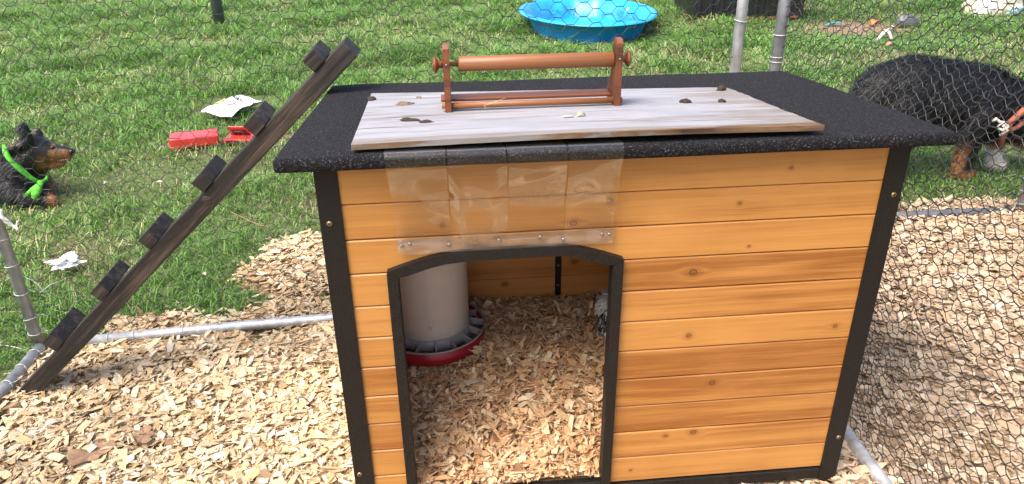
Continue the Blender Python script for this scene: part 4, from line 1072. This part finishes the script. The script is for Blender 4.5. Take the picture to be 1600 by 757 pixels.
# --- lying dog
YD = 2.19
def D(px, py, dy=0.0): return Vector(at(px, py, 1, YD+dy))
dogA = thing('lying_dog', tuple(Vector((D(20, 300).x, YD, 0))), 'black and tan dog with green bandana lying on the grass', 'dog')
hc = D(56, 236)
ch = [
    [(D(56, 234), (.070, .066, .068)), (D(72, 238), (.058, .054, .056))],                 # skull
    [(D(72, 238), (.052, .050, .050)), (D(90, 239), (.042, .038, .040)), (D(103, 239), (.033, .030, .030))],   # upper muzzle
    [(D(70, 258), (.036, .036, .028)), (D(88, 258), (.025, .024, .016)), (D(100, 255.5), (.016, .018, .010))],   # lower jaw
    [(D(50, 243), .075), (D(30, 268, .02), .100), (D(18, 285, .04), (.14, .13, .13))],   # neck
    [(D(20, 283, .05), (.15, .15, .14)), (D(-60, 275, .12), (.17, .17, .15)), (D(-160, 268, .2), (.165, .17, .15))],   # trunk
    [(D(45, 285), (.085, .09, .085)), (D(60, 298), (.06, .06, .05))],                        # breast
    [(D(20, 296, -.10), .055), (D(40, 306, -.12), .04), (D(70, 311, -.13), .028), (D(82, 313, -.13), .025)],
    [(D(30, 296, .10), .055), (D(60, 303, .12), .036), (D(98, 303, .12), .032)],
    [(D(-120, 290, -.08), .09), (D(-90, 304, -.16), .05), (D(-60, 309, -.17), .034)],
    [(D(44, 220, -.04), .030), (D(39, 206, -.05), (.026, .014, .026)), (D(37, 195, -.055), (.014, .008, .016))],      # near ear, half raised
    [(D(46, 216, .04), .020), (D(58, 205, .05), (.024, .010, .016)), (D(66, 214, .052), (.012, .008, .012))],        # far ear
    [(D(38, 226, -.05), .024), (D(22, 231, -.065), (.03, .014, .018)), (D(10, 240, -.06), (.02, .012, .016))],      # swept-back ear flap
]
def colA(c):
    u = np.array([np.dot(c-np.array(CAM), CR), np.dot(c-np.array(CAM), CU), np.dot(c-np.array(CAM), CF)]); X_ = 800+FPX*u[0]/u[2]; Y_ = 378.5-FPX*u[1]/u[2]
    m = sm(X_, 70, 82)*(1-sm(X_, 109, 113))*sm(Y_, 232, 239)*1.3                       # muzzle side
    m = np.maximum(m, np.exp(-((X_-66)/9)**2-((Y_-256)/10)**2)*1.2)                # cheek
    m = np.maximum(m, np.exp(-((X_-83)/3.2)**2-((Y_-226)/2.6)**2)*1.1)             # brow
    m = np.maximum(m, np.exp(-((X_-18)/9)**2-((Y_-226)/4)**2)*.3)
    m = np.maximum(m, sm(c[:, 2], .075, .04)*sm(X_, 74, 84))                         # paws
    m = np.clip(m, 0, 1)[:, None]
    return BLK*(1-m)+TAN*m
ob, co, nor, col = body_mesh('body', ch, .0075, colA, 'fur', dogA, 4)
hx, hz = hc.x, hc.z
def lmA(p): return np.where((np.hypot(p[:, 0]-hx-.02, p[:, 2]-hz) < .12), .28, 1.0)*np.where(p[:, 0] > hx+.02, .5, 1.0)
fur(dogA, co, nor, col, 32000, .050, (-.7, 0, -.3), .0011, .5, lmask=lmA)
def ico(name, c, r, mat, parent, sc=(1, 1, 1)):
    bm = bmesh.new(); bmesh.ops.create_icosphere(bm, subdivisions=3, radius=r); bmesh.ops.transform(bm, matrix=Matrix.Translation(c) @ Matrix.Diagonal((*sc, 1)), verts=bm.verts); return bmobj(name, bm, mat, parent, smooth=True)
ico('nose', D(112.5, 236.5), .0155, 'nose', dogA, (.9, 1.1, .8))
ico('eye', D(82, 231, -.052), .0095, 'eye', dogA); ico('eye', D(84, 231, .05), .0095, 'eye', dogA)
ico('tongue', D(95, 251.5), .016, 'tongue', dogA, (1.6, .9, .35))
for k in range(5): ico('tooth', D(90+k*3.2, 250.5-.6*(k == 4), -.022), .0035, 'teeth', dogA, (.8, .8, 1.5))
band = [D(6, 228, -.10), D(9, 240, -.145), D(17, 252, -.15), D(32, 265, -.14), D(48, 278, -.125), D(62, 286, -.11), D(72, 281, -.07), D(76, 270, -.02)]
tube('bandana', band, [.008, .012, .010, .013, .010, .009, .007, .005], 'green', dogA, 10)
def leafshape(name, a, b, w, mat, parent, bow=.01):
    a, b = Vector(a), Vector(b); d = (b-a).normalized(); s = d.cross(Vector((0, -1, 0))).normalized(); V = []; Fc = []; n = 8
    for i in range(n+1):
        u = i/n; ww = w*(.25+.75*math.sin(math.pi*min(1, .12+u*.72))); p = a.lerp(b, u)+Vector((0, -bow*math.sin(math.pi*u), 0))
        V += [p-s*ww, p+Vector((0, -ww*.4, 0)), p+s*ww]
    for i in range(n):
        for k in (0, 1): Fc.append((i*3+k, i*3+k+1, i*3+4+k, i*3+3+k))
    o = pyobj(name, V, Fc, mat, parent, smooth=True); md = o.modifiers.new('thickness', 'SOLIDIFY'); md.thickness = .004; return o
leafshape('bandana_tail', D(62, 286, -.125), D(34, 314, -.15), .009, 'green', dogA)
leafshape('bandana_tail', D(64, 286, -.125), D(54, 311, -.155), .017, 'green', dogA)
ico('bandana_knot', D(63, 286, -.12), .014, 'green', dogA, (1, .8, .9))
# --- standing dog
YE = 1.98
def E_(px, py, dy=0.0): return Vector(at(px, py, 1, YE+dy))
dogB = thing('standing_dog', (2.05, YE, 0), 'black dog with tan and white legs and red harness standing by the second run', 'dog')
def gz(v, z): return Vector((v.x, v.y, z))
hipx, shx = E_(1392, 150).x, E_(1545, 165).x
f1x, f2x = 2.145, 2.385
ch = [
    [(E_(1378, 142), (.105, .115, .125)), (E_(1420, 142), (.145, .14, .165)), (E_(1470, 148), (.15, .145, .165)), (E_(1530, 160), (.15, .14, .175)), (E_(1572, 175), (.125, .125, .16))],
    [(E_(1362, 150), .085), (E_(1352, 172), .045), (E_(1346, 200), .030), (E_(1352, 225), .018)],                    # tail
    [(E_(1560, 165), .125), (E_(1600, 190), .105), (E_(1625, 212), .090)],                                         # neck
    [(E_(1625, 214), (.082, .08, .078)), (E_(1640, 226), (.07, .065, .066)), (E_(1662, 242), (.042, .042, .038)), (E_(1680, 252), (.028, .03, .024))],   # head
    [(E_(1622, 196, -.06), .026), (E_(1612, 212, -.085), (.022, .014, .034)), (E_(1610, 226, -.09), (.012, .008, .014))],
    [(E_(1625, 196, .06), .026), (E_(1618, 210, .085), (.022, .014, .034))],
    [((f1x+.02, YE-.085, .32), .085), ((f1x+.005, YE-.09, .22), .062), ((f1x+.005, YE-.09, .13), .046), ((f1x, YE-.09, .05), .040), ((f1x+.03, YE-.095, .034), .040)],
    [((f2x-.03, YE+.05, .30), .080), ((f2x-.02, YE+.035, .20), .052), ((f2x-.0, YE+.02, .12), .038), ((f2x-.005, YE+.0, .05), .032), ((f2x+.02, YE-.01, .032), .035)],
    [((1.80, YE-.08, .36), (.10, .075, .11)), ((1.83, YE-.095, .25), .066), ((1.755, YE-.10, .16), .036), ((1.765, YE-.10, .06), .028), ((1.795, YE-.10, .028), .031)],
    [((1.76, YE+.08, .36), (.10, .075, .11)), ((1.76, YE+.095, .25), .066), ((1.68, YE+.10, .16), .036), ((1.69, YE+.10, .06), .028), ((1.72, YE+.10, .028), .031)],
]
def colB(c):
    leg = sm(c[:, 2], .235, .13); front = c[:, 0] > 2.05; far = (c[:, 1] > YE-.055)
    m = leg*np.where(front & ~far, sm(c[:, 0], f1x-.004, f1x-.024)+sm(c[:, 2], .07, .03), 1.0); m = np.clip(m, 0, 1)
    wh = np.where(front & far, sm(c[:, 2], .15, .10), 0)[:, None]; m = m[:, None]
    base = BLK*(1-m)+TAN*1.3*m; return base*(1-wh)+WHT*wh
ob, co, nor, col = body_mesh('body', ch, .0085, colB, 'fur', dogB, 4)
fur(dogB, co, nor, col, 40000, .052, (-.8, 0, -.2), .0011, .45, lmask=lambda p: np.where(p[:, 2] < .20, .35, 1.0)*np.where(p[:, 0] > 2.6, .5, 1))
ico('nose', E_(1686, 253), .018, 'nose', dogB); ico('eye', E_(1648, 226, -.062), .010, 'eye', dogB); ico('eye', E_(1650, 226, .062), .010, 'eye', dogB)
tube('harness', [E_(1618, 158, -.10), E_(1600, 172, -.15), E_(1578, 192, -.165), E_(1567, 212, -.15), E_(1562, 232, -.11)], [.013, .015, .015, .015, .013], 'harness', dogB, 8)
tube('harness', [E_(1610, 180, -.13), E_(1588, 200, -.155), E_(1572, 204, -.16)], .011, 'harness', dogB, 8)
rp = [E_(1550, 190, -.165), E_(1556, 186, -.172), E_(1562, 191, -.172), E_(1570, 192, -.175), E_(1576, 198, -.178), E_(1566, 204, -.175), E_(1558, 199, -.17), E_(1564, 193, -.172), E_(1574, 204, -.178), E_(1562, 212, -.165)]
tube('rope_knot', rp, .0075, 'rope', dogB, 6)
# --- hen
HC = Vector((.165, .41, .205))
hen = thing('hen', (HC.x, HC.y, .17), 'black and white speckled hen sitting on the shavings behind the door jamb', 'hen')
ch = [[(HC+Vector((.085, -.01, .02)), (.06, .06, .06)), (HC+Vector((.02, 0, .000)), (.090, .076, .080)), (HC+Vector((-.035, .0, .035)), (.062, .062, .070)), (HC+Vector((-.066, .0, .085)), (.036, .040, .045))],
      [(HC+Vector((.10, -.01, .05)), .045), (HC+Vector((.13, -.015, .10)), .030), (HC+Vector((.142, -.018, .135)), .026)],
      [(HC+Vector((.142, -.018, .137)), .025), (HC+Vector((.155, -.02, .135)), .018)],
      [(HC+Vector((.02, -.03, -.04)), .045), (HC+Vector((.02, -.035, -.06)), .03)]]
def colH(c):
    k = .5+.5*np.sin(c[:, 0]*180+c[:, 2]*260+3*np.sin(c[:, 1]*90)); k = sm(k, .35, .6)[:, None]; return np.array([.03, .03, .032])*(1-k)+np.array([.70, .68, .64])*k
ob, co, nor, col = body_mesh('body', ch, .0055, colH, 'feathers', hen, 3)
def plumage():
    N = 2600; i = rng.integers(0, len(co), N); p = co[i]; nn = nor[i]; L_ = rng.uniform(.018, .034, N); w = L_*.26
    d = np.array([-.35, 0, -.95])[None]+rng.normal(0, .18, (N, 3)); d -= nn*((d*nn).sum(1))[:, None]; d /= np.linalg.norm(d, axis=1)[:, None]; d = d+nn*.14
    s = np.cross(d, nn); s /= np.linalg.norm(s, axis=1)[:, None]+1e-9
    b0 = p+nn*.002
    V = np.stack([b0, b0+d*L_[:, None]*.55-s*w[:, None], b0+d*L_[:, None]*.55+s*w[:, None], b0+d*L_[:, None]+nn*.001, b0+d*L_[:, None]*.5+nn*.0025], 1)
    dark = (rng.random(N) < .30) | (np.sin(p[:, 0]*210+p[:, 2]*120+2*np.sin(p[:, 1]*120)) > .15); hi = (p[:, 2] > HC.z+.105) | (rng.random(N) < .10)
    cc = np.where((dark & ~hi)[:, None], np.array([[.018, .018, .02]]), np.array([[.66, .63, .58]]))*rng.uniform(.75, 1.15, N)[:, None]
    b = np.arange(N)[:, None]*5; T = np.concatenate([b+np.array([[0, 1, 4]]), b+np.array([[0, 4, 2]]), b+np.array([[1, 3, 4]]), b+np.array([[4, 3, 2]])])
    C = np.repeat(cc, 5, 0).reshape(N, 5, 3); C[:, 4] *= .55; C[:, 3] = C[:, 3]*.7+np.array([.4, .39, .36])*.3
    tag(fastmesh('feathers', V.reshape(-1, 3), None, T, C.reshape(-1, 3), 'feathers', hen), kind='stuff')
plumage()
tube('beak', [HC+Vector((.168, -.022, .135)), HC+Vector((.182, -.024, .132)), HC+Vector((.192, -.026, .127))], [.008, .006, .001], 'legskin', hen, 8)
V, Fc = tube_data([HC+Vector((.125, -.018, .158)), HC+Vector((.145, -.02, .172)), HC+Vector((.165, -.021, .158))], [.003, .006, .003], 8); pyobj('comb', V, Fc, 'comb', hen, smooth=True)
for s in (-1, 1): ico('eye', HC+Vector((.153, -.02+s*.019, .142)), .0035, 'eye', hen)
